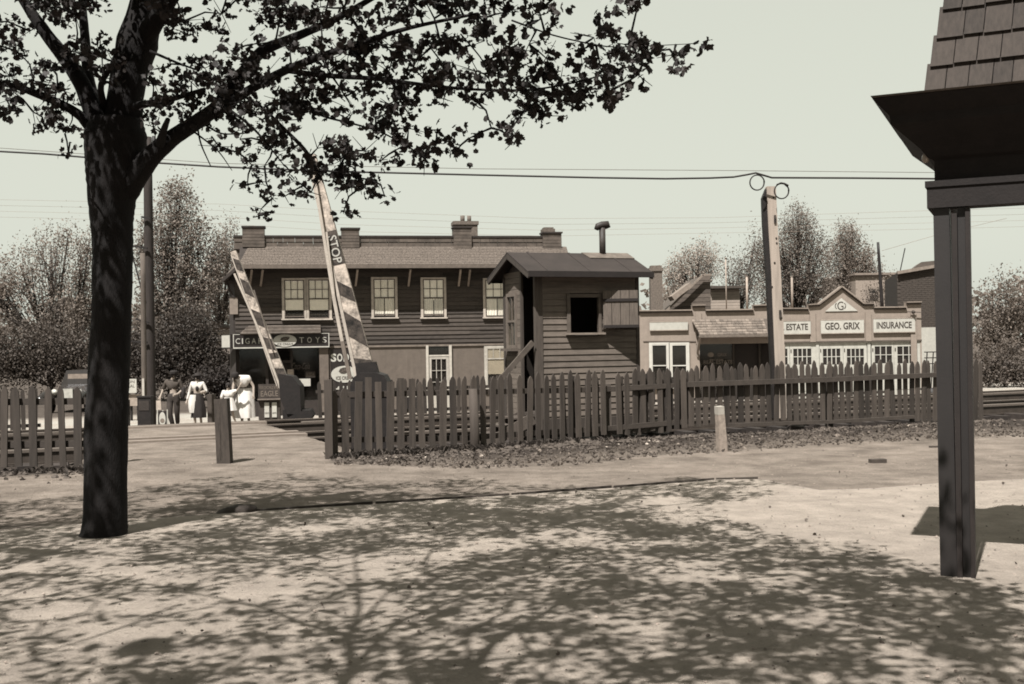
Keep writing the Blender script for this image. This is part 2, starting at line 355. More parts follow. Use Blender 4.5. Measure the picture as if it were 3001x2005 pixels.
def weeds(name, cnt, pos, h, mat, seed=2):
    r = random.Random(seed); mb = MB()
    for _ in range(cnt):
        x, y = pos(r); z = float(gz(x, y))-.01; H = r.uniform(*h)
        for k in range(6):
            a = r.random()*6.28; l = H*r.uniform(.5, 1); ln = r.uniform(.2, .9)*l; w = l*.10
            d = Vector((math.cos(a), math.sin(a), 0)); q = Vector((-d.y, d.x, 0))*w; b0 = Vector((x, y, z)); m_ = b0+d*ln*.45+Vector((0,0,l*.6)); e = b0+d*ln+Vector((0,0,l*.75))
            mb.add([b0-q*.3, b0+q*.3, m_+q, e, m_-q], [(0,1,2,3,4)])
    return tag(mb.build(name, mat), kind='stuff')
wm = M('dark_weed', .06, ovar=0, var=.6, scale=5); wm2 = M('dry_weed', .16, ovar=0, var=.5, scale=5)
stones('verge_clods', 260, along(1.6, 13, .2, -.25), (.04, .10), M('verge_earth', .05, var=.5, ovar=0, scale=12), seed=14)
weeds('weeds', 2600, along(0, 13, .12, -.10), (.04, .17), wm, 2)
weeds('verge_weeds', 1700, verge(pw=1.5), (.02, .08), wm, 31)
weeds('verge_dry_weeds', 1500, verge(pw=.7), (.02, .08), wm2, 32)
weeds('dry_weeds', 400, along(1.5, 13, .15, -.3), (.03, .1), wm2, 3)
weeds('left_weeds', 420, lambda r: (r.uniform(-7.8, -5.3), r.gauss(15.0, .3)), (.04, .15), wm, 5)
weeds('bank_weeds', 900, lambda r: (lambda a, s: (O5.x+td.x*a+tn.x*s, O5.y+td.y*a+tn.y*s))(r.choice([r.uniform(-14, -2.6), r.uniform(2.2, 20)]), r.gauss(8.4, .5)), (.08, .3), wm, 7)
# ------------------------------------------------------------------ near picket fence
wood = [M('weathered_picket', .072, var=.35, scale=3, stretch=(6,6,.6), streak=.15, ovar=.22), M('dark_picket', .05, var=.35, scale=3, stretch=(6,6,.6), ovar=.25)]
def picket_mesh(mat, flat=False, w=.10, t=.022):
    hw = w/2; pts = [(-hw, 0), (hw, 0), (hw, .9)]
    pts += [(hw, 1), (-hw, 1)] if flat else [(hw*.82, .945), (hw*.35, .985), (0, 1.0), (-hw*.35, .985), (-hw*.82, .945)]
    if not flat: pts += [(-hw, .9)]
    m = MB().prism(pts, -t/2, t/2).mesh('picket'); m.materials.append(mat); return m
pk = {(i, f): picket_mesh(wood[i], f) for i in (0, 1) for f in (False, True)}
tops = [(900,1150),(960,1150),(1010,1140),(1040,1112),(1160,1113),(1250,1110),(1400,1102),(1500,1099),(1650,1091),(1800,1088),(1918,1083),(2020,1075),(2100,1069),(2300,1064),(2500,1060),(2750,1058),(3100,1052)]
bots = [(900,1344),(1050,1342),(1150,1330),(1355,1320),(1470,1304),(1662,1287),(1918,1266),(2100,1245),(2300,1236),(2640,1228),(2690,1238),(3100,1235)]
nf = empty('picket_fence', (FA[0].x, FA[0].y, 0), 0, 'long weathered wooden picket fence running along the railway from the path to the depot corner', 'fence')
def addpk(root, px, p, d, top, bot, kind):
    o = bpy.data.objects.new('picket', pk[kind]); zt = P(px, top, p.y).z; zb = P(px, bot, p.y).z
    o.location = (p.x-root.location.x, p.y-root.location.y, zb-root.location.z)
    o.rotation_euler = (random.uniform(-.015, .015), random.gauss(0, .022), math.atan2(d.y, d.x)+random.uniform(-.04, .04)); o.scale = (random.uniform(.85, 1.1), 1, zt-zb)
    return link(o, root)
t = .12
while t < 13.3:
    p, d = fpos(t); px = 1500.5+FPX*p.x/p.y
    flat = 1035 < px < 1205
    k = (0 if random.random() < .75 or px < 1200 else 1, flat)
    if not (1775 < px < 1790):
        addpk(nf, px, p, d, lerp(tops, px)+random.uniform(-7, 7), lerp(bots, px)+random.uniform(-5, 5), k)
    if 1640 < px < 2010 and random.random() < .6:
        q = p+d*.08+Vector((-d.y, d.x, 0))*.055; addpk(nf, px+10, q, d, lerp(tops, px)+random.uniform(10, 34), lerp(bots, px)+random.uniform(-40, 0), (1, random.random() < .4))
    t += .165*random.uniform(.93, 1.08) if px < 1950 else .148*random.uniform(.93, 1.07)
def railseg(root, pts, y_off, w, h, mat, name='rail'):
    m = MB()
    for (pa, ya), (pb, yb) in zip(pts, pts[1:]):
        A_, ta = pxY(pa); B_, tb = pxY(pb)
        a, da = fpos(ta); b, db = fpos(tb); na = Vector((-da.y, da.x, 0)); nb = Vector((-db.y, db.x, 0))
        a = a+na*y_off; b = b+nb*y_off
        a.z = P(pa, ya, a.y).z; b.z = P(pb, yb, b.y).z
        m.bar(a-root.location, b-root.location, w, h)
    return m.build(name, mat, root)
rm = M('fence_rail', .055, var=.3, stretch=(1,1,6))
railseg(nf, [(955,1158),(1373,1150)], .045, .04, .08, rm); railseg(nf, [(955,1290),(1373,1284)], .045, .04, .08, rm)
railseg(nf, [(1373,1150),(1790,1140),(2015,1128)], .045, .04, .08, rm); railseg(nf, [(1373,1282),(1790,1255),(2015,1235)], .045, .04, .08, rm)
railseg(nf, [(2010,1127),(2440,1112),(2800,1096)], -.05, .08, .085, M('front_rail', .06, var=.3)); railseg(nf, [(2125,1246),(2440,1236),(2668,1222)], -.05, .05, .06, M('front_rail', .10))
for px, w, top, bot, kind in [(955,.11,1113,1352,1), (1373,.15,1140,1362,1), (1790,.12,1125,1300,0), (2440,.12,1095,1262,1), (2760,.12,1090,1262,1)]:
    Yp, tt = pxY(px); p, d = fpos(tt); p = p+Vector((-d.y, d.x, 0))*(.13 if px not in (955, 1373) else -.1)
    zt = P(px, top, p.y).z; zb = P(px, bot, p.y).z-.15
    q = p-nf.location
    if px == 1373: MB().tube([(q.x, q.y, zb), (q.x+.01, q.y, (zb+zt)/2), (q.x-.01, q.y, zt)], [w/2, w/2*.97, w/2*.9], 10, jit=.05).build('fence_post', wood[1], nf)
    else: bit('fence_post', wood[kind], nf, q.x-w/2, q.x+w/2, q.y-w/2, q.y+w/2, zb, zt)
bit('base_board', rm, nf, 0, 0, 0, 0, 0, 0) if False else None
# low marker stub in front of the fence
p = G(2117, 1323, 0.0); st = empty('marker_post', (p.x, p.y, 0), .3, 'short leaning whitewashed stub post standing in front of the picket fence', 'post')
m = MB(); m.add([(-.065,-.06,-.1),(.065,-.06,-.1),(.065,.06,-.1),(-.065,.06,-.1),(-.085,-.05,.60),(.012,-.05,.63),(.012,.05,.64),(-.085,.05,.61)], [(0,3,2,1),(4,5,6,7),(0,1,5,4),(1,2,6,5),(2,3,7,6),(3,0,4,7)]); m.build('post', M('old_whitewash', .27, var=.5, scale=9, streak=.3), st)
bit('cap_paint', M('fresh_whitewash', .48, var=.15), st, -.088, .015, -.054, .054, .53, .645, rot=(.04,-.06,0))
# left picket fence
lf = empty('picket_fence', (-7, 15.5, 0), 0, 'short run of picket fence left of the big tree trunk', 'fence')
for i in range(26):
    px = 225-i*43.5; p = P(px, 1100, 15.5); p.z = 0
    if px > -420: addpk(lf, px, p, Vector((1,0,0)), 1133+random.uniform(-4, 4), 1367+random.uniform(-5, 5), (1, False))
for i in range(1):
    px = 268; p = P(px, 1100, 15.5); p.z = 0; addpk(lf, px, p, Vector((1,0,0)), 1133, 1367, (1, False))
for yy in (1175, 1300):
    a = P(-420, yy+9, 15.56); b = P(300, yy, 15.56); MB().bar(a-lf.location, b-lf.location, .04, .09).build('rail', rm, lf)
for px in (305, -160): a = P(px, 1140, 15.6)-lf.location; bit('fence_post', wood[1], lf, a.x-.06, a.x+.06, a.y-.02, a.y+.1, -.15, a.z)
# far picket fence across the tracks
ff = empty('picket_fence', (0, 27, -.6), 0, 'low dark picket fence on the far side of the railway tracks', 'fence')
def farline(a0, a1, step, s0=8.1):
    a = a0
    while a < a1:
        q = O5+td*a+tn*s0; z = float(gz(q.x, q.y)); o = bpy.data.objects.new('picket', pk[(1, False)])
        o.location = (q.x, q.y-27, z+.6+.03); o.rotation_euler = (0, random.uniform(-.03, .03), math.atan2(td.y, td.x)); o.scale = (.95, 1, 1.13*random.uniform(.97, 1.03)); link(o, ff); a += step
    for zz in (.32, .88):
        p0 = O5+td*(a0-.1)+tn*(s0+.05); p1 = O5+td*(a1+.1)+tn*(s0+.05); z0 = float(gz(p0.x, p0.y)); z1 = float(gz(p1.x, p1.y))
        MB().bar((p0.x, p0.y-27, z0+.6+zz), (p1.x, p1.y-27, z1+.6+zz), .04, .08).build('rail', rm, ff)
farline(3.6, 21.5, .185); farline(-9.5, -3.0, .24)
# ================================================================== crossing watchman's booth
siding = M('booth_siding', .14, var=.3, stretch=(.7,.7,6), scale=4, streak=.1, ovar=.14)
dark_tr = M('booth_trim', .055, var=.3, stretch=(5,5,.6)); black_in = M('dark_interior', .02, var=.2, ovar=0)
felt = M('roofing_felt', .032, var=.25, scale=3, rough=.95, ovar=0); gl = glass_mat()
BF = Frame(1568, 19.6, math.radians(21)); DEP = 1.45
br = BF.root('watchman_booth', 'small wooden crossing watchman booth with gabled felt roof and open front window behind the fence', 'booth')
W = BF.x(1868); ze = BF.z(797, 1720, -.29); zr = BF.z(742, 1680, DEP/2)
zwt = ze+.02
wx0, wx1, wz0, wz1 = rect(BF, 1669, 872, 1752, 972)
# front siding boards split round the window
pitch = .108; z = .08
k = 0
while z < ze+.05:
    z1 = min(z+pitch, ze+.08)
    segs = [(0.14, W-.02)]
    if z1 > wz0 and z < wz1: segs = [(0.14, wx0), (wx1, W-.02)]
    for a, b in segs:
        m = MB(); m.add([(a,-.028,z),(b,-.028,z),(b,.0,z),(a,.0,z),(a,-.012,z1+.004),(b,-.012,z1+.004),(b,.0,z1+.004),(a,.0,z1+.004)], [(0,3,2,1),(4,5,6,7),(0,1,5,4),(1,2,6,5),(2,3,7,6),(3,0,4,7)])
        m.build('siding_board', siding, br)
    # left side wall boards (behind the doorway) and the back wall
    dz = (1.0, 1.0)
    swin = z1 > 1.55 and z < 2.45
    for a, b in ([(.62, .80), (1.27, DEP)] if swin else [(.62, DEP)]):
        bit('siding_board', siding, br, -.02, .0, a, b, z, z1-.006)
    bit('siding_board', siding, br, 0, W, DEP, DEP+.02, z, z1-.006); bit('siding_board', siding, br, W, W+.02, 0, DEP, z, z1-.006)
    z += pitch; k += 1
bit('floor', dark_tr, br, 0, W, 0.005, DEP, .30, .36)
bit('skirt_board', dark_tr, br, .1, W-.02, -.04, -.0285, .02, .26)
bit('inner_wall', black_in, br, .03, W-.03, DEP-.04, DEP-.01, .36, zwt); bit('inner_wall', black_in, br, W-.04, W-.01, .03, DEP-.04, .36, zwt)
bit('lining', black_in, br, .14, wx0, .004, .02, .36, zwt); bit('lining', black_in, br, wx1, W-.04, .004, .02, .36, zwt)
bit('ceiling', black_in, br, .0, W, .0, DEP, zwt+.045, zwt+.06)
bit('corner_board', M('booth_corner', .085, var=.3, stretch=(6,6,.5)), br, -.002, .137, -.035, .05, .0, ze+.05)
bit('corner_board', dark_tr, br, W-.03, W+.03, -.036, .05, -.1, ze+.05); bit('corner_board', dark_tr, br, -.03, .01, .55, .62, .0, ze); bit('corner_board', dark_tr, br, -.03, .01, DEP-.07, DEP+.03, .0, ze)
# roof
yb = DEP+.32; e = .29; xl = BF.h(1545, 797, -.25)[0]; xr = BF.h(1912, 799, -.25)[0]; yr = DEP/2
for sgn in (0, 1):
    if sgn == 0: c = [(xl,-e,ze),(xr,-e,ze),(xr,yr,zr),(xl,yr,zr)]
    else: c = [(xr,yb,ze),(xl,yb,ze),(xl,yr,zr),(xr,yr,zr)]
    mbr = MB().slab(c, .035); mbr.build('roof_slope', felt, br)
    y = -e-.012 if sgn == 0 else yb+.012
    MB().bar((xl, y, ze-.04), (xr, y, ze-.04), .03, .10).build('fascia_board', black_in, br)
    for xx in (xl+.02, xr-.02):
        MB().bar((xx, -e if sgn == 0 else yb, ze-.075), (xx, yr, zr-.075), .04, .09, up=(0,0,1)).build('barge_board', dark_tr, br)
for k in range(9): # roof felt seams
    xx = xl+(xr-xl)*(k+.5)/9
    if k % 3 == 1: MB().bar((xx, -e+.005, ze+.006), (xx, yr, zr+.006), .05, .006).build('felt_seam', felt, br)
for xx in (0.02, W-.02):
    MB().add([(xx-.012,0,ze),(xx-.012,DEP,ze),(xx-.012,yr,zr-.06),(xx+.012,0,ze),(xx+.012,DEP,ze),(xx+.012,yr,zr-.06)], [(0,2,1),(3,4,5),(0,1,4,3),(1,2,5,4),(2,0,3,5)]).build('gable', dark_tr, br)
sx0 = BF.x(1707, yr); sx1 = BF.x(1842, yr); k = .26
MB().slab([(sx0+.05, yr-.30, zr-(zr-ze)*.30/(yr+e)+.018), (sx1, yr-.30, zr-(zr-ze)*.30/(yr+e)+.018), (sx1, yr-.01, zr+.014), (sx0, yr-.01, zr+.014)], .012).build('flashing_sheet', M('zinc_sheet', .13, var=.4, scale=7, rough=.6), br)
# window, sill, shutter
cas = M('booth_casing', .13, var=.3)
win = MB().box(wx0-.065, wx0, -.05, .03, wz0-.02, wz1+.06).box(wx1, wx1+.05, -.05, .03, wz0-.02, wz1+.06).box(wx0, wx1, -.05, .03, wz1, wz1+.06).build('window_frame', cas, br)
bit('sill', M('booth_sill', .22, var=.3), win, wx0-.09, wx1+.09, -.13, .03, wz0-.055, wz0-.021)
a0 = BF.h(1757, 975); sx = wx1+.055; sw = .62; sz0 = BF.z(962, 1800); sz1 = BF.z(853, 1800)
sh = empty('shutter_hinge', (0,0,0)) if False else None
ang = math.radians(-24)
shm = M('shutter_board', .12, var=.35, stretch=(6,6,.8), streak=.1, ovar=.15)
shp = MB().bar((sx, -.07, sz1-.11), (sx+sw*math.cos(ang), -.07+sw*math.sin(ang), sz1-.11), .045, .07).bar((sx, -.07, sz0+.04), (sx+sw*math.cos(ang), -.07+sw*math.sin(ang), sz0+.04), .045, .07).build('shutter', dark_tr, br)
for i in range(4):
    c = (i+.5)/4*sw; o = bit('shutter_board', shm, shp, -.073*sw/.62, .073*sw/.62, -.011, .011, 0, sz1-sz0)
    o.location = (sx+c*math.cos(ang), -.07+c*math.sin(ang)-.03, (sz0+sz1)/2); o.rotation_euler = (0, 0, ang)
for zz in (sz1-.17, sz0+.03):
    MB().bar((sx-.0, -.07-.045, zz), (sx+sw*math.cos(ang), -.07-.045+sw*math.sin(ang), zz), .03, .05).build('batten', black_in, shp)
MB().bar((sx+sw*math.cos(ang)*.5, -.02, sz0-.0), (sx+sw*math.cos(ang), -.07+sw*math.sin(ang), sz0-.02), .03).build('stay_bar', dark_tr, br)
bit('shelf', siding, br, wx0, W-.06, .10, .45, wz0-.06, wz0-.03)
# side window
sw_ = MB().box(-.05,.02,.80,.85,1.50,2.5).box(-.05,.02,1.22,1.27,1.50,2.5).box(-.05,.02,.85,1.22,2.44,2.5).box(-.05,.02,.85,1.22,1.50,1.56).box(-.04,.01,.85,1.22,1.97,2.01).box(-.035,.0,1.025,1.045,1.56,1.97).box(-.035,.0,1.025,1.045,2.01,2.44).build('window_frame', cas, br)
for a, b in ((.85,1.025),(1.045,1.22)):
    for c, d in ((1.56,1.97),(2.01,2.44)): bit('pane', gl, sw_, -.022, -.018, a, b, c, d)
bit('sill', cas, sw_, -.16, .02, .76, 1.31, 1.45, 1.499)
# steps and handrail down to the left of the doorway
stp = M('step_wood', .09, var=.3)
for i in range(3): bit('step', stp, br, -.25-.25*i-.14, -.25-.25*i+.14, .02, .6, .30-.13*i-.03, .30-.13*i)
for yy in (.0, .62): MB().bar((-.05, yy, .28), (-1.0, yy, -.18), .03, .2).build('stringer', stp, br)
h0 = BF.h(1562, 1003, -.06); h1 = BF.h(1462, 1118, -.06)
MB().bar((h0[0], -.06, h0[1]), (h1[0], -.06, h1[1]), .04, .09).build('handrail', M('rail_wood', .10, var=.3), br)
MB().bar((h1[0]+.03, -.06, h1[1]+.02), (h1[0]+.03, -.06, -.3), .07).build('rail_post', stp, br)
# stove pipe
sp = BF.h(1764, 742, yr); sxp, szp = sp
s0 = BF.w(sxp, yr-.03, 0); zt = BF.z(672, 1764, yr)
stove = M('sooty_iron', .035, rough=.6, var=.5, scale=14)
m = MB().tube([(sxp, yr-.03, zr-.12), (sxp, yr-.03, zt+.02)], .060, 14)
pipe = m.build('stove_pipe', stove, br)
MB().tube([(sxp-.12, yr-.03, zt-.01), (sxp-.09, yr-.03, zt+.05), (sxp, yr-.03, zt+.075), (sxp+.09, yr-.03, zt+.09), (sxp+.12, yr-.03, zt+.02)], [.045,.06,.068,.07,.05], 12).build('pipe_cap', stove, pipe)
# ================================================================== corner store
SF = Frame(690, 41.0, math.radians(10.4), -.95)
sr = SF.root('corner_store', 'two storey corner store with shingled eave, stuccoed ground floor and signs over a dark shopfront', 'building')
clap = M('store_clapboard', .055, var=.4, stretch=(1.2,1.2,8), scale=4, ovar=.3); stuc = M('grey_stucco', .125, var=.15, scale=5, ovar=.0, grain=50, streak=.12)
shg = M('wood_shingle', .12, var=.5, scale=5, stretch=(3,3,3), ovar=0); shg2 = M('parapet_shingle', .10, var=.45, scale=4, ovar=.2)
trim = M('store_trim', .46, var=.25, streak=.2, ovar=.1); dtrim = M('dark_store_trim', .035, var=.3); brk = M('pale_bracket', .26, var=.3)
SW = SF.x(1645); z2 = SF.z(1008, 1080); zE = SF.z(776, 1018, -.78); zP0 = SF.z(724, 1018); zP1 = SF.z(692, 900)
xsf = SF.x(966)
mb = MB(); mb.box(0, SW, .05, 8, z2-.02, zP0+.1); mb.box(xsf-.02, SW, .05, 8, -.3, z2-.02); mb.box(0, xsf-.02, 2.2, 8, -.3, z2-.02)
mb.build('wall', M('store_core', .08, ovar=0), sr)
z = z2+.01; h = .155
while z < zE+.12:
    x = 0.0; brks = [0, SW*random.uniform(.25,.4), SW*random.uniform(.6,.75), SW]
    for a, b in zip(brks, brks[1:]):
        m = MB(); t0 = -.045+random.uniform(-.008,.004)
        m.add([(a,t0,z),(b,t0,z),(b,.05,z),(a,.05,z),(a,-.012,z+h),(b,-.012,z+h),(b,.05,z+h),(a,.05,z+h)], [(0,3,2,1),(4,5,6,7),(0,1,5,4),(1,2,6,5),(2,3,7,6),(3,0,4,7)])
        m.build('clapboard', clap, sr)
    z += h
bit('stucco_wall', stuc, sr, xsf, SW, -.0, .049, -.25, z2-.13); bit('belt_board', M('belt_trim', .2), sr, xsf, SW, -.05, .049, z2-.128, z2-.06)
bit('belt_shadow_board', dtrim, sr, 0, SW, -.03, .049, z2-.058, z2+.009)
bit('foundation', M('dark_foundation', .05), sr, xsf, SW, -.03, .049, -.6, -.26)
bit('corner_board', dtrim, sr, SW-.02, SW+.06, -.05, .1, -.3, zE)
# skirt roof with courses of shingles
ov = .78; x0r = SF.h(700, 776, -ov)[0]; x1r = SW+.25
nrow = 11; rowm = MB()
def rp(t): return (-ov+(ov-.02)*t, zE+(zP0-zE)*t)      # y,z up the slope
for i in range(nrow):
    ya, za = rp(i/nrow); yb_, zb_ = rp((i+1)/nrow+.02)
    x = x0r+.03*i
    while x < x1r:
        w = random.uniform(.09, .2); l = .018+random.uniform(0, .012)
        rowm.add([(x,ya-.01,za+l),(min(x+w-.008,x1r),ya-.01,za+l),(min(x+w-.008,x1r),yb_,zb_+.004),(x,yb_,zb_+.004),(x,ya-.01,za-.01),(min(x+w-.008,x1r),ya-.01,za-.01)], [(0,1,2,3),(4,5,1,0)])
        x += w
tag(rowm.build('shingles', shg, sr), kind='stuff')
MB().slab([(x0r,-ov,zE),(x1r,-ov,zE),(x1r,-.02,zP0),(x0r,-.02,zP0)], .05).build('roof_deck', dtrim, sr)
MB().box(x0r, x1r, -ov-.05, -ov-.012, zE-.13, zE+.01).build('eave_gutter', M('eave_fascia', .11, var=.3), sr)
bit('soffit', dtrim, sr, x0r, x1r, -ov, 0, zE-.09, zE-.06)
# left return of the roof over the street corner
tl = SF.h(650, 822, -.2); xl0 = tl[0]; zl0 = tl[1]
MB().slab([(xl0,-.25,zl0),(x0r+.02,-ov+.02,zE+.005),(x0r+.02+.33,-.02,zP0+.02),(x0r+.3,.9,zP0)], .10).build('roof_hip', shg2, sr)
MB().slab([(xl0,5.5,zl0),(xl0,-.25,zl0),(x0r+.3,.3,zP0),(x0r+.3,5.5,zP0)], .08).build('roof_slope', shg2, sr)
MB().bar((xl0+.02,-.25,zl0-.02), (x0r-.02,-ov,zE-.06), .05, .12).build('barge_board', dtrim, sr)
for yy in (-.1, 1.5): MB().bar((xl0+.12,yy,zl0-.02),(-.02,yy,zl0-.62),.06).bar((xl0+.1,yy,zl0-.04),(-.02,yy,zl0-.04),.05).bar((-.24,yy,zl0-.04),(-.1,yy,zl0-.5),.04).build('eave_bracket', dtrim, sr)
MB().add([(-.28,1.2,-.3),(0,.05,-.3),(0,.3,-.3),(-.2,1.6,-.3),(-.28,1.2,zl0+.2),(0,.05,zl0+.2),(0,.3,zl0+.2),(-.2,1.6,zl0+.2)], [(0,1,5,4),(1,2,6,5),(2,3,7,6),(3,0,4,7),(4,5,6,7)]).build('side_wall', dtrim, sr)
# parapet with piers
for i, (za, zb_) in enumerate([(zP0-.08, zP0+(zP1-zP0)*.42), (zP0+(zP1-zP0)*.46, zP1-.05)]):
    x = 0
    while x < SW:
        w = random.uniform(.28, .7); bit('parapet_board', shg2, sr, x, min(x+w-.01, SW), -.02-.02*i, .15, za, zb_); x += w
bit('parapet_cap', dtrim, sr, -.02, SW+.02, -.07, .2, zP1-.05, zP1+.02)
for (a, b, t, u) in [(710,775,667,724),(1001,1053,672,726),(1330,1382,668,728),(1592,1646,684,742)]:
    xa, xb, zb_, zt_ = rect(SF, a, t, b, u, -.12)
    n = 6
    for i in range(n): bit('pier_board', shg2, sr, xa, xb, -.12+random.uniform(-.006,.006), .4, zb_+(zt_-zb_)*i/n, zb_+(zt_-zb_)*(i+1)/n-.012)
    bit('pier_cap', dtrim, sr, xa-.03, xb+.04, -.16, .44, zt_, zt_+.06)
chb = M('chimney_brick', .13, var=.5, scale=18, ovar=.1)
cx0, cx1, cz0, cz1 = rect(SF, 1332, 648, 1400, 700, 1.2)
m = MB().box(cx0, cx1, 1.2, 1.9, cz0-.6, cz1-.14).box(cx0-.04, cx1+.04, 1.16, 1.94, cz1-.14, cz1); ch = m.build('chimney', chb, sr)
for a, b in ((1350,1363),(1370,1382)):
    xa, xb, zb_, zt_ = rect(SF, a, 632, b, 650, 1.4); MB().tube([((xa+xb)/2, 1.5, zb_-.05), ((xa+xb)/2, 1.5, zt_)], (xb-xa)/2, 10).build('chimney_pot', chb, ch)
cx0, cx1, cz0, cz1 = rect(SF, 1592, 668, 1627, 700, 1.0); MB().box(cx0, cx1, 1.0, 1.5, cz0-.5, cz1-.03).box(cx0+.05, cx1-.05, 1.05, 1.45, cz1-.03, cz1+.03).build('chimney', chb, sr)
# raked brackets under the eave
for px in (735, 767, 1045, 1200, 1347, 1375, 1500):
    a = SF.h(px+3, 790, -ov+.05); b = SF.h(px-3, 838, -.06)
    MB().bar((a[0], -ov+.06, a[1]), (b[0], -.07, b[1]), .07, .06).build('eave_bracket', brk, sr)
bl = M('shaded_blind', 1.5, var=.08, ovar=.06); cur = M('lace_curtain', 1.0, var=.35, stretch=(9,1,.3), scale=3); mun = M('window_muntin', .10, ovar=0); sdark = M('dark_room', .012, var=.1, ovar=0)  # blind tone raised to offset the shade under the eave
def sash_window(F, root, x0, y0, x1, y1, cols=3, rows=2, blind=1.0, curtain=False, raised=0.0, cw=.09, m_tr=trim, lower_cols=1, name='window', split=.5, blm=None):
    xa, xb, za, zb_ = rect(F, x0, y0, x1, y1, -.08)
    w = MB().box(xa, xa+cw, -.09, .05, za, zb_).box(xb-cw, xb, -.09, .05, za, zb_).box(xa+cw, xb-cw, -.09, .05, zb_-cw*.8, zb_).build(name, m_tr, root)
    bit('sill', m_tr, w, xa-.03, xb+.03, -.14, .05, za-.05, za)
    xi, xj, zi, zj = xa+cw, xb-cw, za+.002, zb_-cw*.8; zm = zi+(zj-zi)*(1-split)
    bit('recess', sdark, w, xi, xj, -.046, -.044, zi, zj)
    if blind > 0: bit('blind', blm or bl, w, xi+.02, xj-.02, -.058, -.056, zj-(zj-zi)*blind, zj-.01)
    if curtain:
        for s_ in (0, 1):
            xm = (xi+xj)/2; a, b = (xi+.02, xm-.015) if s_ == 0 else (xm+.015, xj-.02)
            mb = MB(); n = 12; vs = []
            for k in range(n+1):
                x = a+(b-a)*k/n; y = -.062+.008*math.sin(k*2.1); vs += [(x, y, zi+.06), (x, y, zm)]
            mb.add(vs, [(2*k, 2*k+2, 2*k+3, 2*k+1) for k in range(n)]); mb.build('curtain', cur, w)
    s = MB(); f = .035
    s.box(xi, xi+f, -.085, -.068, zm, zj).box(xj-f, xj, -.085, -.068, zm, zj).box(xi+f, xj-f, -.085, -.068, zj-f, zj).box(xi+f, xj-f, -.085, -.068, zm-.01, zm+f)
    for k in range(1, cols): x = xi+(xj-xi)*k/cols; s.box(x-.011, x+.011, -.083, -.07, zm+f, zj-f)
    for k in range(1, rows): z = zm+(zj-zm)*k/rows; s.box(xi+f, xj-f, -.0825, -.0705, z-.011, z+.011)
    zl = zi+raised
    s.box(xi, xi+f, -.08, -.066, zl, zm-.012).box(xj-f, xj, -.08, -.066, zl, zm-.012).box(xi+f, xj-f, -.08, -.066, zl, zl+f*1.3)
    for k in range(1, lower_cols): x = xi+(xj-xi)*k/lower_cols; s.box(x-.009, x+.009, -.078, -.068, zl+f, zm-.012)
    s.build('sash', mun if m_tr is trim else m_tr, w)
    for c in range(cols):
        for r_ in range(rows):
            bit('pane', gl, w, xi+(xj-xi)*c/cols+.012, xi+(xj-xi)*(c+1)/cols-.012, -.078, -.075, zm+f+(zj-zm-2*f)*r_/rows, zm+f+(zj-zm-2*f)*(r_+1)/rows-.02)
    bit('pane', gl, w, xi+f, xj-f, -.074, -.072, zl+f*1.3, zm-.012)
    return w
sash_window(SF, sr, 826, 815, 899, 934, blind=.78, raised=.05); sash_window(SF, sr, 897, 814, 972, 934, blind=.78)
sash_window(SF, sr, 1088, 812, 1165, 930, blind=.50, curtain=True, raised=.08); sash_window(SF, sr, 1233, 813, 1308, 930, blind=.55, curtain=True, raised=.08)
sash_window(SF, sr, 1416, 815, 1498, 929, blind=.45, curtain=True)
ctr = M('cream_casing', .48, var=.2, streak=.15)
sash_window(SF, sr, 1420, 1014, 1492, 1136, blind=.66, m_tr=ctr, cols=3, rows=1, split=.28, raised=.0, blm=M('sunlit_blind', .42, var=.12))  # same kind of blind, toned down because direct sun falls on it
# side door with glazed panel
xa, xb, zb_, zt_ = rect(SF, 1250, 1012, 1325, 1212, -.08)
dr = MB().box(xa,xa+.09,-.09,.05,zb_,zt_).box(xb-.1,xb,-.09,.05,zb_,zt_).box(xa+.09,xb-.1,-.06,.05,zt_-.42,zt_-.36).build('door_frame', ctr, sr)
bit('transom_pane', gl, dr, xa+.1, xb-.11, -.03, -.025, zt_-.34, zt_-.03); bit('transom_back', sdark, dr, xa+.09, xb-.1, -.012, -.01, zt_-.36, zt_)
d2 = MB().box(xa+.11,xa+.2,-.05,-.01,zb_,zt_-.44).box(xb-.21,xb-.11,-.05,-.01,zb_,zt_-.44).box(xa+.2,xb-.21,-.05,-.01,zt_-.52,zt_-.44).box(xa+.2,xb-.21,-.05,-.01,zb_,zb_+.75)
for k in (1,2): x = xa+.2+(xb-.41-xa)*k/3; d2.box(x-.012,x+.012,-.045,-.015,zb_+.75,zt_-.52)
for k in (1,2): z = zb_+.75+(zt_-1.27-zb_)*k/3; d2.box(xa+.2,xb-.21,-.044,-.016,z-.012,z+.012)
d2.build('door', ctr, sr); bit('door_back', sdark, sr, xa+.09, xb-.1, -.006, -.003, zb_, zt_-.42)
bit('door_pane', gl, sr, xa+.2, xb-.21, -.032, -.03, zb_+.75, zt_-.52)
for px in (1100, 1180): # low cellar trims
    xa, xb, zb_, zt_ = rect(SF, px, 1160, px+45, 1206, -.02); w = MB().box(xa,xb,-.04,.0,zb_,zt_).build('cellar_window', ctr, sr); bit('pane', sdark, w, xa+.05, xb-.05, -.045, -.041, zb_+.05, zt_-.05)
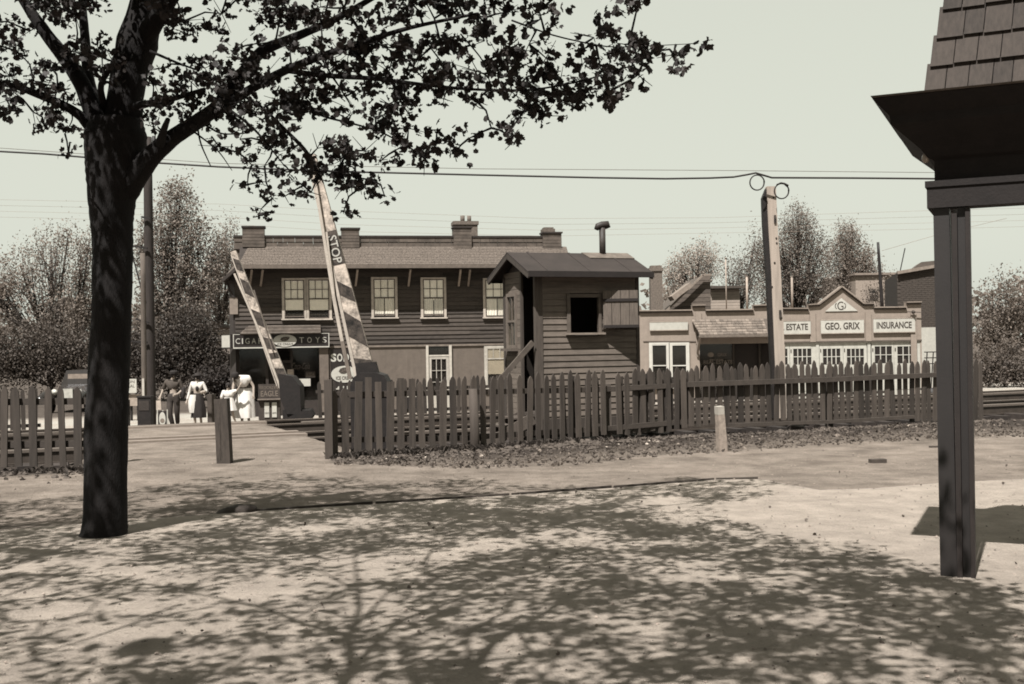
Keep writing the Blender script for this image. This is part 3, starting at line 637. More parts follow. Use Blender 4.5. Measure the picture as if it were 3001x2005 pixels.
# shop front
zs = z2-.06
bit('shop_ceiling', sdark, sr, 0, xsf, .05, 2.2, z2-.08, z2-.03)
shop = M('dark_shop_paint', .035, var=.3)
sfw = MB().box(0, .12, .25, .4, -.1, zs).box(1.05,1.15,.25,.4,-.1,zs).box(1.95,2.03,.25,.4,-.1,zs).box(xsf-.12,xsf,.25,.4,-.1,zs).box(1.15,1.95,.25,.4,zs-.6,zs-.5).box(2.03,xsf-.12,.25,.4,-.1,.55).box(0.12,1.05,.25,.4,-.1,.55).build('shopfront', shop, sr)
bit('shop_window', gl, sr, 2.03, xsf-.12, .3, .306, .55, zs-.02); bit('shop_window', gl, sr, .12, 1.05, .3, .306, .55, zs-.02)
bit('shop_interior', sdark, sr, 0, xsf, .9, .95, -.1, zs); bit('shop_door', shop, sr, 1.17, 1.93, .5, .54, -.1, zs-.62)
bit('column', M('porch_post', .11, var=.3), sr, SF.x(935, -.1), SF.x(962, -.1), -.18, -.05, -.3, zs-.02)
bit('porch_floor', M('store_stoop', .14), sr, -.1, xsf, -.3, .9, -.32, -.1)
# small hood over the sign
xa, xb, zb_, zt_ = rect(SF, 720, 957, 940, 978, -.3)
MB().slab([(xa-.2,-.5,zb_+.02),(xb,-.5,zb_+.02),(xb,-.04,zt_+.05),(xa+.1,-.04,zt_+.05)], .05).build('sign_hood', shg2, sr)
for i in range(2):
    q = (zb_+.05+.12*i); bit('hood_board', shg2, sr, xa-.1+.1*i, xb, -.44+.2*i, -.4+.2*i, q, q+.1)
# CIGARS - TOYS fascia sign
blk = M('sign_black', .018, var=.3, ovar=0, rough=.5); wht = M('sign_white', .52, var=.14, ovar=.03, rough=.6); ink = M('sign_ink', .05, ovar=0, var=.2); greyp = M('sign_grey', .16, ovar=0, var=.3)
def oval(name, parent, x, y, z, rx, rz, mat, d=.02, n=28):
    return MB().prism([(x+rx*math.cos(2*math.pi*k/n), z+rz*math.sin(2*math.pi*k/n)) for k in range(n)], y-d, y).build(name, mat, parent)
def leaf_emblem(parent, x, y, z, w, h):
    pts = [(-.5,-.1),(-.3,-.38),(.0,-.42),(.28,-.25),(.45,.05),(.52,.38),(.2,.42),(-.1,.4),(-.36,.25)]
    MB().prism([(x+a*w, z+b*h) for a, b in pts], y-.008, y).build('leaf_emblem', ink, parent)
    m = MB()
    for a, b, c, d in [(-.4,-.25,.42,.32),(-.15,-.1,-.2,.2),(.0,.02,.0,.3),(.0,.0,.25,-.1),(-.2,-.15,.05,-.3)]: m.bar((x+a*w,y-.010,z+b*h),(x+c*w,y-.010,z+d*h),.014,.006,up=(0,1,0))
    m.build('leaf_vein', greyp, parent)
d = -.30; xa, xb, zb_, zt_ = rect(SF, 683, 978, 965, 1020, d)
sg = empty('store_sign', SF.w(xa, d, zb_), SF.a, 'long black fascia sign reading CIGARS and TOYS around a white oval badge', 'sign')
wS = xb-xa; hS = zt_-zb_
bit('panel', blk, sg, 0, wS, 0, .06, 0, hS)
for q in [(0, wS, hS-.02, hS), (0, wS, 0, .045), (0, .03, .045, hS-.02), (wS-.03, wS, .045, hS-.02)]: bit('border', wht, sg, q[0], q[1], -.012, 0, q[2], q[3])
hh = .20; X_ = lambda px: (SF.x(px, d)-xa)
cells = [('C',697),('I',710.5),('G',725),('A',744),('R',764),('S',781)]
for chx, px in cells: put_text(chx, wht, sg, X_(px), -.001, hS*.52, .035 if chx == 'I' else .155, hh, .012, .0)
for chx, px in [('T',884),('O',907),('Y',931),('S',951)]: put_text(chx, wht, sg, X_(px), -.001, hS*.53, .16, hh, .012)
oval('oval_badge', sg, X_(835), -.012, hS*.52, .42, .225, wht); leaf_emblem(sg, X_(835), -.032, hS*.62, .34, .20)
put_text('ICE CREAM', ink, sg, X_(835), -.034, hS*.27, .56, .075, .01, .0)
# angled end of the fascia sign round the corner
e0 = SF.w(xa-.02, d+.04, zb_); es = empty('store_sign', e0, SF.a+math.radians(112), 'short half white end panel of the store sign at the street corner', 'sign')
bit('panel', blk, es, 0, 1.1, 0, .05, 0, hS); bit('white_panel', wht, es, .15, 1.05, .05, .06, .05, hS-.03)
# hanging box on the corner wall
xa, xb, zb_, zt_ = rect(SF, 673, 872, 697, 921, -.1)
hb = empty('wall_box', SF.w(xa, -.1, zb_), SF.a, 'plain grey box fixed high on the street corner of the store', 'box'); bit('box_body', M('box_grey', .26, var=.2), hb, 0, xb-xa, 0, .3, 0, zt_-zb_); bit('mounting_arm', dtrim, hb, (xb-xa)*.4, (xb-xa)*.6, .1, .2, -.9, -.005); bit('box_lid', dtrim, hb, -.02, xb-xa+.02, -.02, .32, zt_-zb_+.001, zt_-zb_+.03)
# SODA sign
xa, xb, zb_, zt_ = rect(SF, 967, 1024, 1050, 1215, -.1)
so = empty('soda_sign', SF.w(xa, -.1, zb_), SF.a, 'tall black sign reading SODA above a white oval ice cream badge', 'sign'); wS = xb-xa; hS = zt_-zb_
bit('panel', blk, so, 0, wS, 0, .05, 0, hS)
for q in [(0, .02, 0, hS), (wS-.02, wS, 0, hS)]: bit('border', greyp, so, q[0], q[1], -.01, 0, q[2], q[3])
X_ = lambda px: (SF.x(px, -.1)-xa); Z_ = lambda py: SF.h(1008, py, -.1)[1]-zb_
for chx, px in [('S',977),('O',995),('D',1014),('A',1033)]: put_text(chx, wht, so, X_(px), -.001, Z_(1048), .20, .30, .012, .035)
oval('oval_badge', so, X_(1008), -.001, Z_(1097), .49, .31, wht); leaf_emblem(so, X_(1008), -.022, Z_(1086), .42, .28)
put_text('ICE CREAM', ink, so, X_(1008), -.022, Z_(1108), .62, .13, .01, .02)
put_text('MILK', wht, so, X_(1004), -.001, Z_(1142), .7, .26, .012, .03)
# things on the shop window
def card(F, lab, x0, y0, x1, y1, d, mat, lines=(), cat='sign', name='notice', ink_m=None):
    xa, xb, zb_, zt_ = rect(F, x0, y0, x1, y1, d)
    c = empty(name, F.w(xa, d, zb_), F.a, lab, cat); bit('panel', mat, c, 0, xb-xa, 0, .02, 0, zt_-zb_)
    for (s, cx, cz, w, h) in lines: put_text(s, ink_m or ink, c, (xb-xa)*cx, -.001, (zt_-zb_)*cz, (xb-xa)*w, (zt_-zb_)*h, .008, .0)
    return c
card(SF, 'white rectangular notice fixed low on the shop window', 874, 1110, 910, 1132, .2, wht, [('O',.16,.62,.12,.45)])
card(SF, 'small pale upright card in the shop window beside the far gate arm', 842, 1083, 861, 1107, .2, M('faded_card', .34, var=.4, scale=9))
card(SF, 'small dark sign reading SODA in the shop window', 895, 1089, 924, 1106, .22, M('dim_sign', .06), [('SODA',.5,.5,.8,.6)], ink_m=greyp)
xa, xb, zb_, zt_ = rect(SF, 855, 1064, 908, 1082, .24); c = empty('window_lettering', SF.w(xa, .24, zb_), SF.a, 'faint script lettering Coca-Cola painted on the dark shop window', 'lettering')
put_text('Coca-Cola', M('faint_paint', .12, ovar=0), c, (xb-xa)/2, 0, (zt_-zb_)/2, xb-xa, zt_-zb_, .004, -.01, shear=.35)
NF = Frame(755, 39.2, math.radians(8), -.95)
xa, xb, zb_, zt_ = rect(NF, 757, 1126, 820, 1226, 0)
ns = empty('newspaper_stand', NF.w(xa, 0, 0), NF.a, 'dark newspaper stand lettered BROOKLYN EAGLE with white papers in its rack', 'newspaper stand'); w_ = xb-xa
nb = M('stand_green', .045, var=.4); bit('header', nb, ns, 0, w_, 0, .06, zt_-.5, zt_); bit('body', nb, ns, 0, w_, .02, .5, 0.02, zt_-.52)
bit('ledge', greyp, ns, -.02, w_+.02, -.12, .06, zt_-.545, zt_-.505)
put_text('BROOKLYN', greyp, ns, w_*.5, -.001, zt_-.12, w_*.86, .11, .01); put_text('EAGLE', greyp, ns, w_*.52, -.001, zt_-.33, w_*.8, .2, .01, .01)
for k in (0, 1): bit('newspaper', wht, ns, w_*(.28+.35*k), w_*(.5+.35*k), -.01, .015, .1, .62)
for k in (0, 1): put_text('NEWS', ink, ns, w_*(.39+.35*k), -.012, .25, w_*.18, .06, .006)
# ================================================================== real-estate garage row
GF = Frame(1878, 47.5, 0.0, -.95)
gr_ = GF.root('garage_row', 'low stuccoed office and garage row with stepped parapet and white doors', 'building')
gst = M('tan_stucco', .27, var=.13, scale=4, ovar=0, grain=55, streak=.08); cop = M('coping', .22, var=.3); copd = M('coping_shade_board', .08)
prof = [(1872,913),(2028,911),(2028,897),(2067,896),(2067,911),(2207,909),(2207,897),(2250,896),(2250,907),(2290,906),(2368,906),(2368,895),(2400,893),(2466,842),(2531,892),(2560,891),(2560,903),(2655,902),(2655,888),(2699,887)]
top = [GF.h(a, b) for a, b in prof]; GW = top[-1][0]; lint = GF.z(1002, 2500)
xR0 = GF.x(2050); xR1 = GF.x(2285)
m = MB()
pts = [(p[0], p[1]) for p in top]
low = lint
m.prism([(pts[0][0], low), (GW, low)]+pts[::-1], 0, .25)
m.box(pts[0][0], xR0, 0, .25, -.3, low); m.box(xR1, GF.x(2300), 0, .25, -.3, low); m.box(GF.x(2697), GW, 0, .25, -.3, low)
m.box(pts[0][0], GW, 2.0, 9, -.3, GF.z(915, 2300)); m.box(GW-.25, GW, .25, 2.0, -.3, GF.z(915, 2300)); m.box(pts[0][0], pts[0][0]+.25, .25, 2, -.3, GF.z(915, 2300)); m.box(pts[0][0], GW, .25, 2.0, lint+.4, lint+.6)
wall = m.build('wall', gst, gr_)
for a, b in zip(top, top[1:]):
    if abs(a[0]-b[0]) < .05: continue
    A_ = (a[0], .09, a[1]+.03); B_ = (b[0], .09, b[1]+.03)
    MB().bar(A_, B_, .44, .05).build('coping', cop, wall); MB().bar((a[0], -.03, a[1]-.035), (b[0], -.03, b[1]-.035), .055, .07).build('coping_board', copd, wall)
for px in (2048, 2382, 2545, 2677): xx = GF.x(px); bit('pilaster', gst, wall, xx-.12, xx+.12, -.06, -.001, -.3 if px == 2677 else lint+.02, GF.z(915, px))
MB().bar((0.1, -.02, GF.z(1001, 1880)), (GF.x(2040), -.02, GF.z(1001, 2040)), .02, .03).build('belt_line', copd, wall)
bit('belt_line', copd, wall, xR1, GW, -.04, -.001, lint-.0, lint+.05)
# office window pair
cw = M('white_casing', .55, var=.12)
for a, b in ((1903,1963),(1961,2021)):
    w = sash_window(GF, gr_, a, 1004, b, 1135, cols=1, rows=1, blind=0, m_tr=cw, cw=.11)
    x_, _ = GF.h((a+b)/2, 1040); 
xa, xb, zb_, zt_ = rect(GF, 1915, 1020, 2008, 1100, -.04)
# pent roof over the office
m = MB(); d0 = -.9
for i in range(6):
    for side in (0,):
        y0 = d0+.82*i/6; y1 = d0+.82*(i+1)/6+.02
        z0 = GF.z(981, 2150, d0); z1 = GF.z(936, 2150, -.08); za = z0+(z1-z0)*i/6; zb_ = z0+(z1-z0)*(i+1)/6
        x = GF.x(2052, d0)-.04*i; xe = GF.x(2251, d0)
        while x < xe:
            w = random.uniform(.14, .26); q = random.uniform(.0, .02)
            bit_ = MB().add([(x,y0,za+.03+q),(min(x+w-.012,xe),y0,za+.03+q),(min(x+w-.012,xe),y1,zb_+.01),(x,y1,zb_+.01),(x,y0,za),(min(x+w-.012,xe),y0,za),(min(x+w-.012,xe),y1,zb_-.02),(x,y1,zb_-.02)], [(0,1,2,3),(7,6,5,4),(4,5,1,0),(5,6,2,1),(7,4,0,3)]).build('roof_shingle', shg2 if False else M('pent_shingle', .16, var=.4, scale=6, ovar=.3), gr_)
            x += w
z0 = GF.z(981, 2150, d0); x0p = GF.x(2050, d0); x1p = GF.x(2262, d0)
MB().slab([(x0p,d0,z0),(x1p,d0,z0),(x1p,-.05,z1),(x0p,-.05,z1)], .04).build('pent_deck', copd, gr_)
bit('pent_fascia', M('pent_fascia', .16), gr_, x0p-.03, x1p+.25, d0-.05, d0-.005, z0-.1, z0+.0); bit('pent_soffit', copd, gr_, x0p, x1p+.2, d0, -.05, z0-.08, z0-.05)
for xx in (xR0-.1, xR1-.1): MB().bar((xx, -.03, z0-.75), (xx, d0+.1, z0-.1), .08).bar((xx,-.05,z0-.9),(xx,-.05,z0-.1),.06).build('pent_bracket', cop, gr_)
bit('office_front', M('office_dark', .022, var=.2), gr_, xR0+.002, xR1-.002, .55, .6, -.3, lint+.3); bit('office_reveal', copd, gr_, xR0, xR0+.03, .25, .55, -.3, lint+.3); bit('office_reveal', copd, gr_, xR1-.03, xR1, .25, .55, -.3, lint+.3)
for px in (2155, 2232): bit('office_mullion', M('mullion_dark', .05), gr_, GF.x(px)-.04, GF.x(px)+.04, .4, .5, -.3, lint)
bit('office_glass', gl, gr_, xR0+.05, GF.x(2150), .42, .426, .3, lint)
for s, a, b, c, d in [('GRIX',2103,1035,2130,1044),('BROKER',2080,1052,2120,1057),('REAL ESTATE',2062,1056,2147,1066)]:
    xa, xb, zb_, zt_ = rect(GF, a, b, c, d, .4); put_text(s, M('gold_leaf', .2, ovar=0), gr_, (xa+xb)/2, .4, (zb_+zt_)/2, xb-xa, zt_-zb_, .005)
oval('window_globe', gr_, GF.x(2087), .4, GF.z(1040, 2087), .13, .1, M('gold_leaf', .2))
# garage doors
dwh = M('garage_white', .50, var=.14, streak=.15, ovar=.05)
def leafdoor(x0, x1, wx0, wx1, cols):
    xa = GF.x(x0); xb = GF.x(x1); a, b, za, zb_ = rect(GF, wx0, (1022 if x0 < 2550 else 1015), wx1, (1069 if x0 < 2550 else 1065), .05)
    d = MB().box(xa, a, .05, .1, -.02, lint-.06).box(b, xb, .05, .1, -.02, lint-.06).box(a, b, .05, .1, zb_, lint-.06).box(a, b, .05, .1, -.02, za).build('garage_door', dwh, gr_)
    m = MB()
    for k in range(1, cols): x = a+(b-a)*k/cols; m.box(x-.018, x+.018, .055, .085, za, zb_)
    m.box(a, b, .056, .084, (za+zb_)/2-.015, (za+zb_)/2+.015); m.build('muntin', dwh, d)
    for k in range(cols):
        for r_ in (0, 1): bit('pane', M('garage_pane', .018, var=.3, rough=.15, spec=.6), d, a+(b-a)*k/cols+.02, a+(b-a)*(k+1)/cols-.02, .09, .095, za+(zb_-za)*r_/2+.015*r_, za+(zb_-za)*(r_+1)/2-.015*(1-r_))
    for zz in (.35, .85): bit('door_rail', dwh, d, xa+.06, xb-.06, .04, .049, zz, zz+.06)
    bit('hinge', ink, d, (xa+.03 if cols else xa), xa+.07, .035, .049, lint-.42, lint-.28)
leafdoor(2300, 2314, 2301, 2308, 1); leafdoor(2315, 2392, 2325, 2378, 4); leafdoor(2402, 2471, 2412, 2463, 4); leafdoor(2472, 2541, 2482, 2532, 4); leafdoor(2555, 2620, 2564, 2614, 3); leafdoor(2621, 2692, 2630, 2681, 3)
for px in (2397, 2548, 2694): bit('door_post', dwh, gr_, GF.x(px)-.08, GF.x(px)+.05, .02, .12, -.1, lint-.001)
bit('door_header', dwh, gr_, GF.x(2300), GF.x(2692), .02, .12, lint-.058, lint-.002)
# sign boards on the row
def gsign(lab, x0, y0, x1, y1, txt, tx0, ty0, tx1, ty1, off=.025):
    xa, xb, zb_, zt_ = rect(GF, x0, y0, x1, y1, -.1)
    s = empty('sign_board', GF.w(xa, -.1, zb_), 0, lab, 'sign', 'white sign boards along the garage row'); bit('panel', wht, s, 0, xb-xa, 0, .04, 0, zt_-zb_)
    for a, b, c, d_ in ((0, xb-xa, -.03, -.001), (0, xb-xa, zt_-zb_+.001, zt_-zb_+.03)): bit('frame', M('pale_frame', .3), s, a, b, -.01, .04, c, d_)
    if txt:
        a, b, c, d_ = rect(GF, tx0, ty0, tx1, ty1, -.1); put_text(txt, ink, s, (a+b)/2-xa, -.001, (c+d_)/2-zb_, b-a, d_-c, .01, off)
gsign('blank white sign board above the paired office windows', 1904, 944, 2016, 967, '', 0, 0, 0, 0)
gsign('white sign board reading REAL ESTATE partly hidden by the tall square post', 2228, 942, 2376, 979, 'REAL ESTATE', 2255, 949, 2368, 968)
gsign('white sign board reading GEO. GRIX below the gable', 2406, 938, 2532, 976, 'GEO. GRIX', 2418, 945, 2520, 966)
gsign('white sign board reading INSURANCE at the right end of the row', 2560, 934, 2682, 973, 'INSURANCE', 2569, 943, 2672, 963)
a = GF.h(2419, 913, -.04); b = GF.h(2514, 912, -.04); c = GF.h(2466, 874, -.04)
ts = empty('gable_sign', GF.w(a[0], -.04, a[1]), 0, 'white triangular gable sign with a monogram G above the middle garage', 'sign')
MB().prism([(0,0),(b[0]-a[0],0),(c[0]-a[0],c[1]-a[1])], 0, .03).build('panel', wht, ts)
put_text('G', ink, ts, c[0]-a[0]-.05, -.001, .23, .26, .36, .01, .0)
for sg_ in (-1, 1):
    MB().tube([(c[0]-a[0]-.05+sg_*(.13+.09*math.cos(t)), -.006, .23+.12*math.sin(t)) for t in np.linspace(-1.2, 1.2, 7)], .014, 5).build('monogram_curl', ink, ts)
xx = GF.x(2675); zz = GF.z(915, 2675); fl = empty('wall_lamp', GF.w(xx, -.05, zz), 0, 'small dark floodlight bracket on the right end of the garage parapet', 'lamp')
MB().bar((-.25,-.1,.02),(.3,-.1,-.02),.03).build('bracket', ink, fl); MB().tube([(-.02,-.1,-.0),(.0,-.2,.0)],[.08,.05],10).build('shade', ink, fl)
# ================================================================== crossing gates
gdark = M('gate_black', .014, var=.5, scale=12, rough=.6, ovar=0); gwh = M('gate_flaking_white', .42, var=.9, scale=7, stretch=(1,1,1), ovar=0, grain=30); gst2 = M('gate_stripe', .05, var=1.2, scale=9, ovar=0); glt = M('gate_pole_white', .46, var=.25, ovar=0)
def gate(name_label, base, tip, Y, wb, wt, bands, text, pole, strip):
    b = P(base[0], base[1], Y); t = P(tip[0], tip[1], Y); ax = (t-b); L_ = ax.length; th = math.atan2(ax.x, ax.z)
    r = empty('crossing_gate', (b.x, Y, 0), 0, name_label, 'crossing gate', 'raised railway crossing gates')
    piv = b.z
    def lp(u, v, y=0): # u across, v along
        c, s = math.cos(th), math.sin(th); return (u*c+v*s, y, piv-u*s+v*c)
    hw = lambda v: (wb+(wt-wb)*v/L_)/2
    m = MB(); n = 10; vs = []
    for k in range(n+1):
        v = L_*k/n
        for y in (-.05, .05): vs += [lp(-hw(v), v, y), lp(hw(v), v, y)]
    fs = []
    for k in range(n):
        a = 4*k; fs += [(a,a+1,a+5,a+4),(a+2,a+6,a+7,a+3),(a,a+4,a+6,a+2),(a+1,a+3,a+7,a+5)]
    fs += [(0,2,3,1),(4*n,4*n+1,4*n+3,4*n+2)]
    m.add(vs, fs); arm = m.build('gate_arm', gwh, r)
    for v0, v1, sl in bands:
        e = .0; MB().add([lp(-hw(v0),v0+sl,-.054), lp(hw(v0),v0-sl,-.054), lp(hw(v1),v1-sl,-.054), lp(-hw(v1),v1+sl,-.054), lp(-hw(v0),v0+sl,-.0505), lp(hw(v0),v0-sl,-.0505), lp(hw(v1),v1-sl,-.0505), lp(-hw(v1),v1+sl,-.0505)], [(0,1,2,3),(7,6,5,4),(0,4,5,1),(1,5,6,2),(2,6,7,3),(3,7,4,0)]).build('stripe', gst2, arm)
    if strip: MB().bar(lp(-hw(0)-.01, 0.05, -.045), lp(-hw(L_)-.008, L_*.97, -.045), .045, .06, up=(0,1,0)).build('lit_edge_strip', glt, arm)  # pale bar stands for the arm's sunlit narrow face
    else: MB().bar(lp(-hw(0)-.008, 0.05, -.045), lp(-hw(L_)-.004, L_*.98, -.045), .022, .05, up=(0,1,0)).build('lit_edge_strip', glt, arm)
    if text:
        v, w, h = text; c = lp(0, v, -.057); o = put_text('STOP', M('sign_white', .52), arm, c[0], c[1], c[2], w, h, .006, .01, rot=(0, th+math.pi/2, 0))
    for (x0, y0, x1, y1, rad, mt) in pole:
        p0 = P(x0, y0, Y-.12); p1 = P(x1, y1, Y-.12); MB().bar(p0-r.location, p1-r.location, rad, rad).build('brace_pole', mt, r)
    return r, lp, b
r, lp, b = gate('large nearer crossing gate arm raised at a steep lean, striped and lettered STOP', (1078,1115), (915,455), 17.3, .29, .11,
  [(2.36,1.83,.0),(1.52,1.30,.09),(1.02,.62,.12),(.34,.0,.05),(3.5,3.2,.06)], (2.07,.43,.135),
  [(912,462,978,870,.045,glt),(978,870,1004,1005,.05,glt),(1003,1000,1026,1110,.055,M('old_pole_grey', .16)),(957,680,980,872,.03,glt)], True)
hx = [P(x, 1200, 17.3).x-r.location.x for x in (1033, 1141)]
zt = P(1085, 1092, 17.3).z
m = MB(); hw_ = (hx[1]-hx[0])/2; cx = (hx[0]+hx[1])/2
m.prism([(cx-hw_,-.3),(cx+hw_,-.3),(cx+hw_,zt-.14),(cx+hw_*.8,zt-.04),(cx+hw_*.4,zt+.0),(cx-hw_*.5,zt-.0),(cx-hw_*.85,zt-.07),(cx-hw_,zt-.2)], -.2, .35); m.build('machine_housing', gdark, r)
MB().prism([lp(-.17,-.1)[::2], lp(.2,-.12)[::2], lp(.19,.25)[::2], lp(-.12,.3)[::2]], -.075, .075).build('arm_socket', gdark, r)
MB().bar((cx-hw_-.03,-.22,zt-.3),(cx+hw_+.03,-.22,zt-.3),.03,.05).build('housing_band', gdark, r)
r, lp, b = gate('smaller crossing gate arm leaning up in front of the cigar and toy shop sign', (833,1130), (684,737), 27.5, .30, .13,
  [(3.3,3.0,.06),(2.75,2.35,.1),(1.95,1.55,.1),(1.25,.95,.08),(.45,.0,.05),(.85,.7,.03)], None,
  [(687,802,762,975,.045,glt),(762,975,838,1182,.05,glt),(744,850,800,1030,.03,M('old_pole_grey', .16))], False)
m = MB(); q = [P(x, y, 27.5)-r.location for x, y in ((821,1095),(862,1102),(884,1130),(888,1212),(846,1212),(828,1170))]
m.prism([(p.x, p.z) for p in q][::-1], -.25, .3); m.build('machine_housing', gdark, r)
q = [P(x, y, 27.1)-r.location for x, y in ((838,1228),(862,1214),(890,1203),(912,1202),(919,1216),(905,1236),(838,1241))]
MB().prism([(p.x, p.z) for p in q][::-1], -.45, -.1).build('counterweight', gdark, r)
q = P(845, 1212, 27.5)-r.location; MB().box(q.x-.1, q.x+.55, -.2, .3, -.9, q.z+.1).build('machine_base', gdark, r)
# ================================================================== bollards, poles, cables
bw_ = M('bollard_wood', .055, var=.5, stretch=(5,5,.8), streak=.15, ovar=.1)
def bollard(px, py, topy, wpx, lab, Yo=None, z=0.0):
    p = G(px, py, z); Y = p.y; w = wpx/FPX*Y; zt = P(px, topy, Y).z
    r = empty('bollard', (p.x, Y, z), 0, lab, 'bollard', 'timber bollards on the path')
    m = MB(); a = w/2; n = 8
    m.add([(-a*.95-.015,-a,-.1),(a*1.02,-a,-.1),(a*1.02,a,-.1),(-a*.95,a,-.1),(-a-.04,-a,zt-z-.01),(a-.035,-a,zt-z+.005),(a-.035,a,zt-z),(-a-.04,a,zt-z-.015)], [(0,3,2,1),(4,5,6,7),(0,1,5,4),(1,2,6,5),(2,3,7,6),(3,0,4,7)])
    m.build('post', bw_, r); MB().bar((-a*.3-.02,-a-.002,.05),(-a*.2-.03,-a-.002,zt-z-.05),.008,.006).build('split', gst2, r); return r
bollard(661, 1357, 1167, 37, 'thick dark timber bollard standing in the middle of the near path')
p = P(621, 1245, 33.0); z33 = float(gz(p.x, 33)); r = empty('bollard', (p.x, 33, z33), 0, 'slimmer timber bollard beyond the tracks between the walking women', 'bollard', 'timber bollards on the path')
bit('post', bw_, r, -.1, .1, -.1, .1, -.1, P(621, 1155, 33).z-z33)
def pole(name, lab, cat, px0, py0, px1, py1, Y, r0, r1, mat, zb=-.95, n=12):
    a = P(px0, py0, Y); b = P(px1, py1, Y); b2 = Vector((b.x, Y, zb-.1)) if zb is not None else b
    r = empty(name, (b2.x, Y, b2.z), 0, lab, cat); m = MB(); ks = 6
    m.tube([(b2+(a-b2)*k/ks)-r.location for k in range(ks+1)], [r1+(r0-r1)*k/ks for k in range(ks+1)], n, jit=.02); m.build('shaft', mat, r); return r
pm = M('utility_pole_wood', .032, var=.4, stretch=(6,6,.6), ovar=0); pm2 = M('pale_pole', .10, var=.4, stretch=(6,6,.6), ovar=0)
up = pole('utility_pole', 'tall dark utility pole right of the big trunk, with pins at its top', 'utility pole', 432, 402, 443, 1250, 30.5, .116, .14, pm)
u0 = up.location
for x, y in ((422, 398), (451, 399)):
    a = P(x, y, 30.5)-u0; b = P(437, y+38, 30.5)-u0; MB().tube([a, (a.x, a.y, a.z-.35)], [.05,.06], 8).bar(b, (a.x, a.y, a.z-.3), .05).build('insulator_pin', gdark, up)
for (x0, y0, x1, y1) in [(383,720,432,728),(380,1000,432,1004),(415,636,440,640),(398,935,436,946)]:
    a = P(x0, y0, 30.3)-u0; b = P(x1, y1, 30.3)-u0; MB().bar(a, b, .05).build('step_bar', gdark, up)
a = P(385, 735, 30.3)-u0; b = P(420, 870, 30.3)-u0; MB().bar(a, b, .03).build('brace', gdark, up)
MB().box(*(lambda q: (q.x-.06, q.x+.06, -.2, -.05, q.z-.08, q.z+.08))(P(416, 937, 30.3)-u0)).build('junction_box', M('pale_pole_box', .35), up)
for x0_, x1_, y0_, lab_ in ((402,441,1166,'dark upright relay cabinet at the foot of the utility pole'), (366,377,1172,'thin dark post immediately right of the big trunk')):
    a_ = P(x0_, y0_, 29.2); b_ = P(x1_, y0_, 29.2); rb = empty('relay_cabinet' if x1_ > 400 else 'short_post', (a_.x, 29.2, -.5), 0, lab_, 'cabinet' if x1_ > 400 else 'post')
    bit('cabinet_body' if x1_ > 400 else 'post', gdark, rb, 0, b_.x-a_.x, 0, .25 if x1_ > 400 else .1, 0, a_.z+.5)
    if x1_ > 400: bit('cabinet_lid', gdark, rb, -.02, b_.x-a_.x+.02, -.02, .28, a_.z+.501, a_.z+.54); bit('door_panel', M('cabinet_door', .04), rb, .04, b_.x-a_.x-.04, -.012, 0, .5, a_.z+.42)
lp2 = pole('signal_pole', 'slimmer pale pole standing close against the left of the dark utility pole', 'pole', 418, 742, 424, 1250, 30.0, .065, .075, pm2)
q = P(419, 1115, 29.9)-lp2.location; bit('white_band', M('fresh_whitewash', .62), lp2, q.x-.03, q.x+.03, -.1, -.07, q.z-.5, q.z+.05)
# tall square timber with a pale face, behind the fence
T0 = P(2302, 1226, 21.6); tp = empty('tall_post', (T0.x, 21.6, 0), 0, 'tall pale square timber post with cable loops rising behind the picket fence', 'post')
def tl_(px, py, dy=0): q = P(px, py, 21.6+dy)-tp.location; return (q.x, dy, q.z)
a = [tl_(2262,548), tl_(2274,545), tl_(2310,1226), tl_(2289,1222)]
m = MB(); pl_ = [(2247,549),(2248,546),(2274,546),(2280,680),(2289,805),(2292,870),(2296,935),(2301,1073),(2306,1226),(2282,1226),(2272,1073),(2266,935),(2261,805),(2252,660)]
pts = [tl_(x, y) for x, y in pl_]; m.prism([(p[0], p[2]) for p in pts][::-1], 0, .16); m.build('pale_timber', M('pale_timber', .36, var=.25, scale=2, stretch=(6,6,.5), streak=.12, ovar=0), tp)
pl_ = [(2235,580),(2246,552),(2253,660),(2263,805),(2268,935),(2274,1073),(2284,1226),(2266,1226),(2261,1073),(2254,935),(2248,805),(2238,660)]
pts = [tl_(x, y, .03) for x, y in pl_]; MB().prism([(p[0], p[2]) for p in pts][::-1], .03, .2).build('dark_timber', gdark, tp)
for x, y in ((2267,578),(2275,698),(2276,712),(2270,770),(2262,840),(2290,930),(2293,1120),(2297,1190)):
    q = tl_(x, y); MB().tube([(q[0], -.012, q[2]), (q[0], .0, q[2])], .018, 8).build('bolt_hole', gst2, tp)
for x, y in ((2271,640),(2286,918)): q = tl_(x, y); bit('hook_plate', gst2, tp, q[0]-.02, q[0]+.02, -.03, 0, q[2]-.09, q[2]+.06)
cab = M('black_cable', .02, rough=.6, ovar=0)
pts = [(-400,420),(0,444),(127,451),(420,475),(640,489),(840,497),(1000,503),(1400,513),(1750,521),(1950,524),(2080,522),(2150,519),(2190,512),(2215,507),(2235,513),(2262,521),(2500,522),(2740,524),(3300,526)]
ca = empty('overhead_cable', P(1000, 503, 21.4), 0, 'thick black cable slung across the whole view over the booth', 'cable')
MB().tube([P(x, y, 21.4)-ca.location for x, y in pts], .019, 6).build('cable', cab, ca)
ca2 = empty('overhead_cable', P(1000, 560, 22.5), 0, 'thin grey messenger wire strung with small hangers just above the thick cable', 'cable')
mbh = MB().tube([P(x, y-10, 21.5)-ca2.location for x, y in [(0,444),(640,489),(1400,505),(2150,510),(2740,516),(3300,518)]], .005, 4); mbh.build('wire', M('thin_wire', .12), ca2)
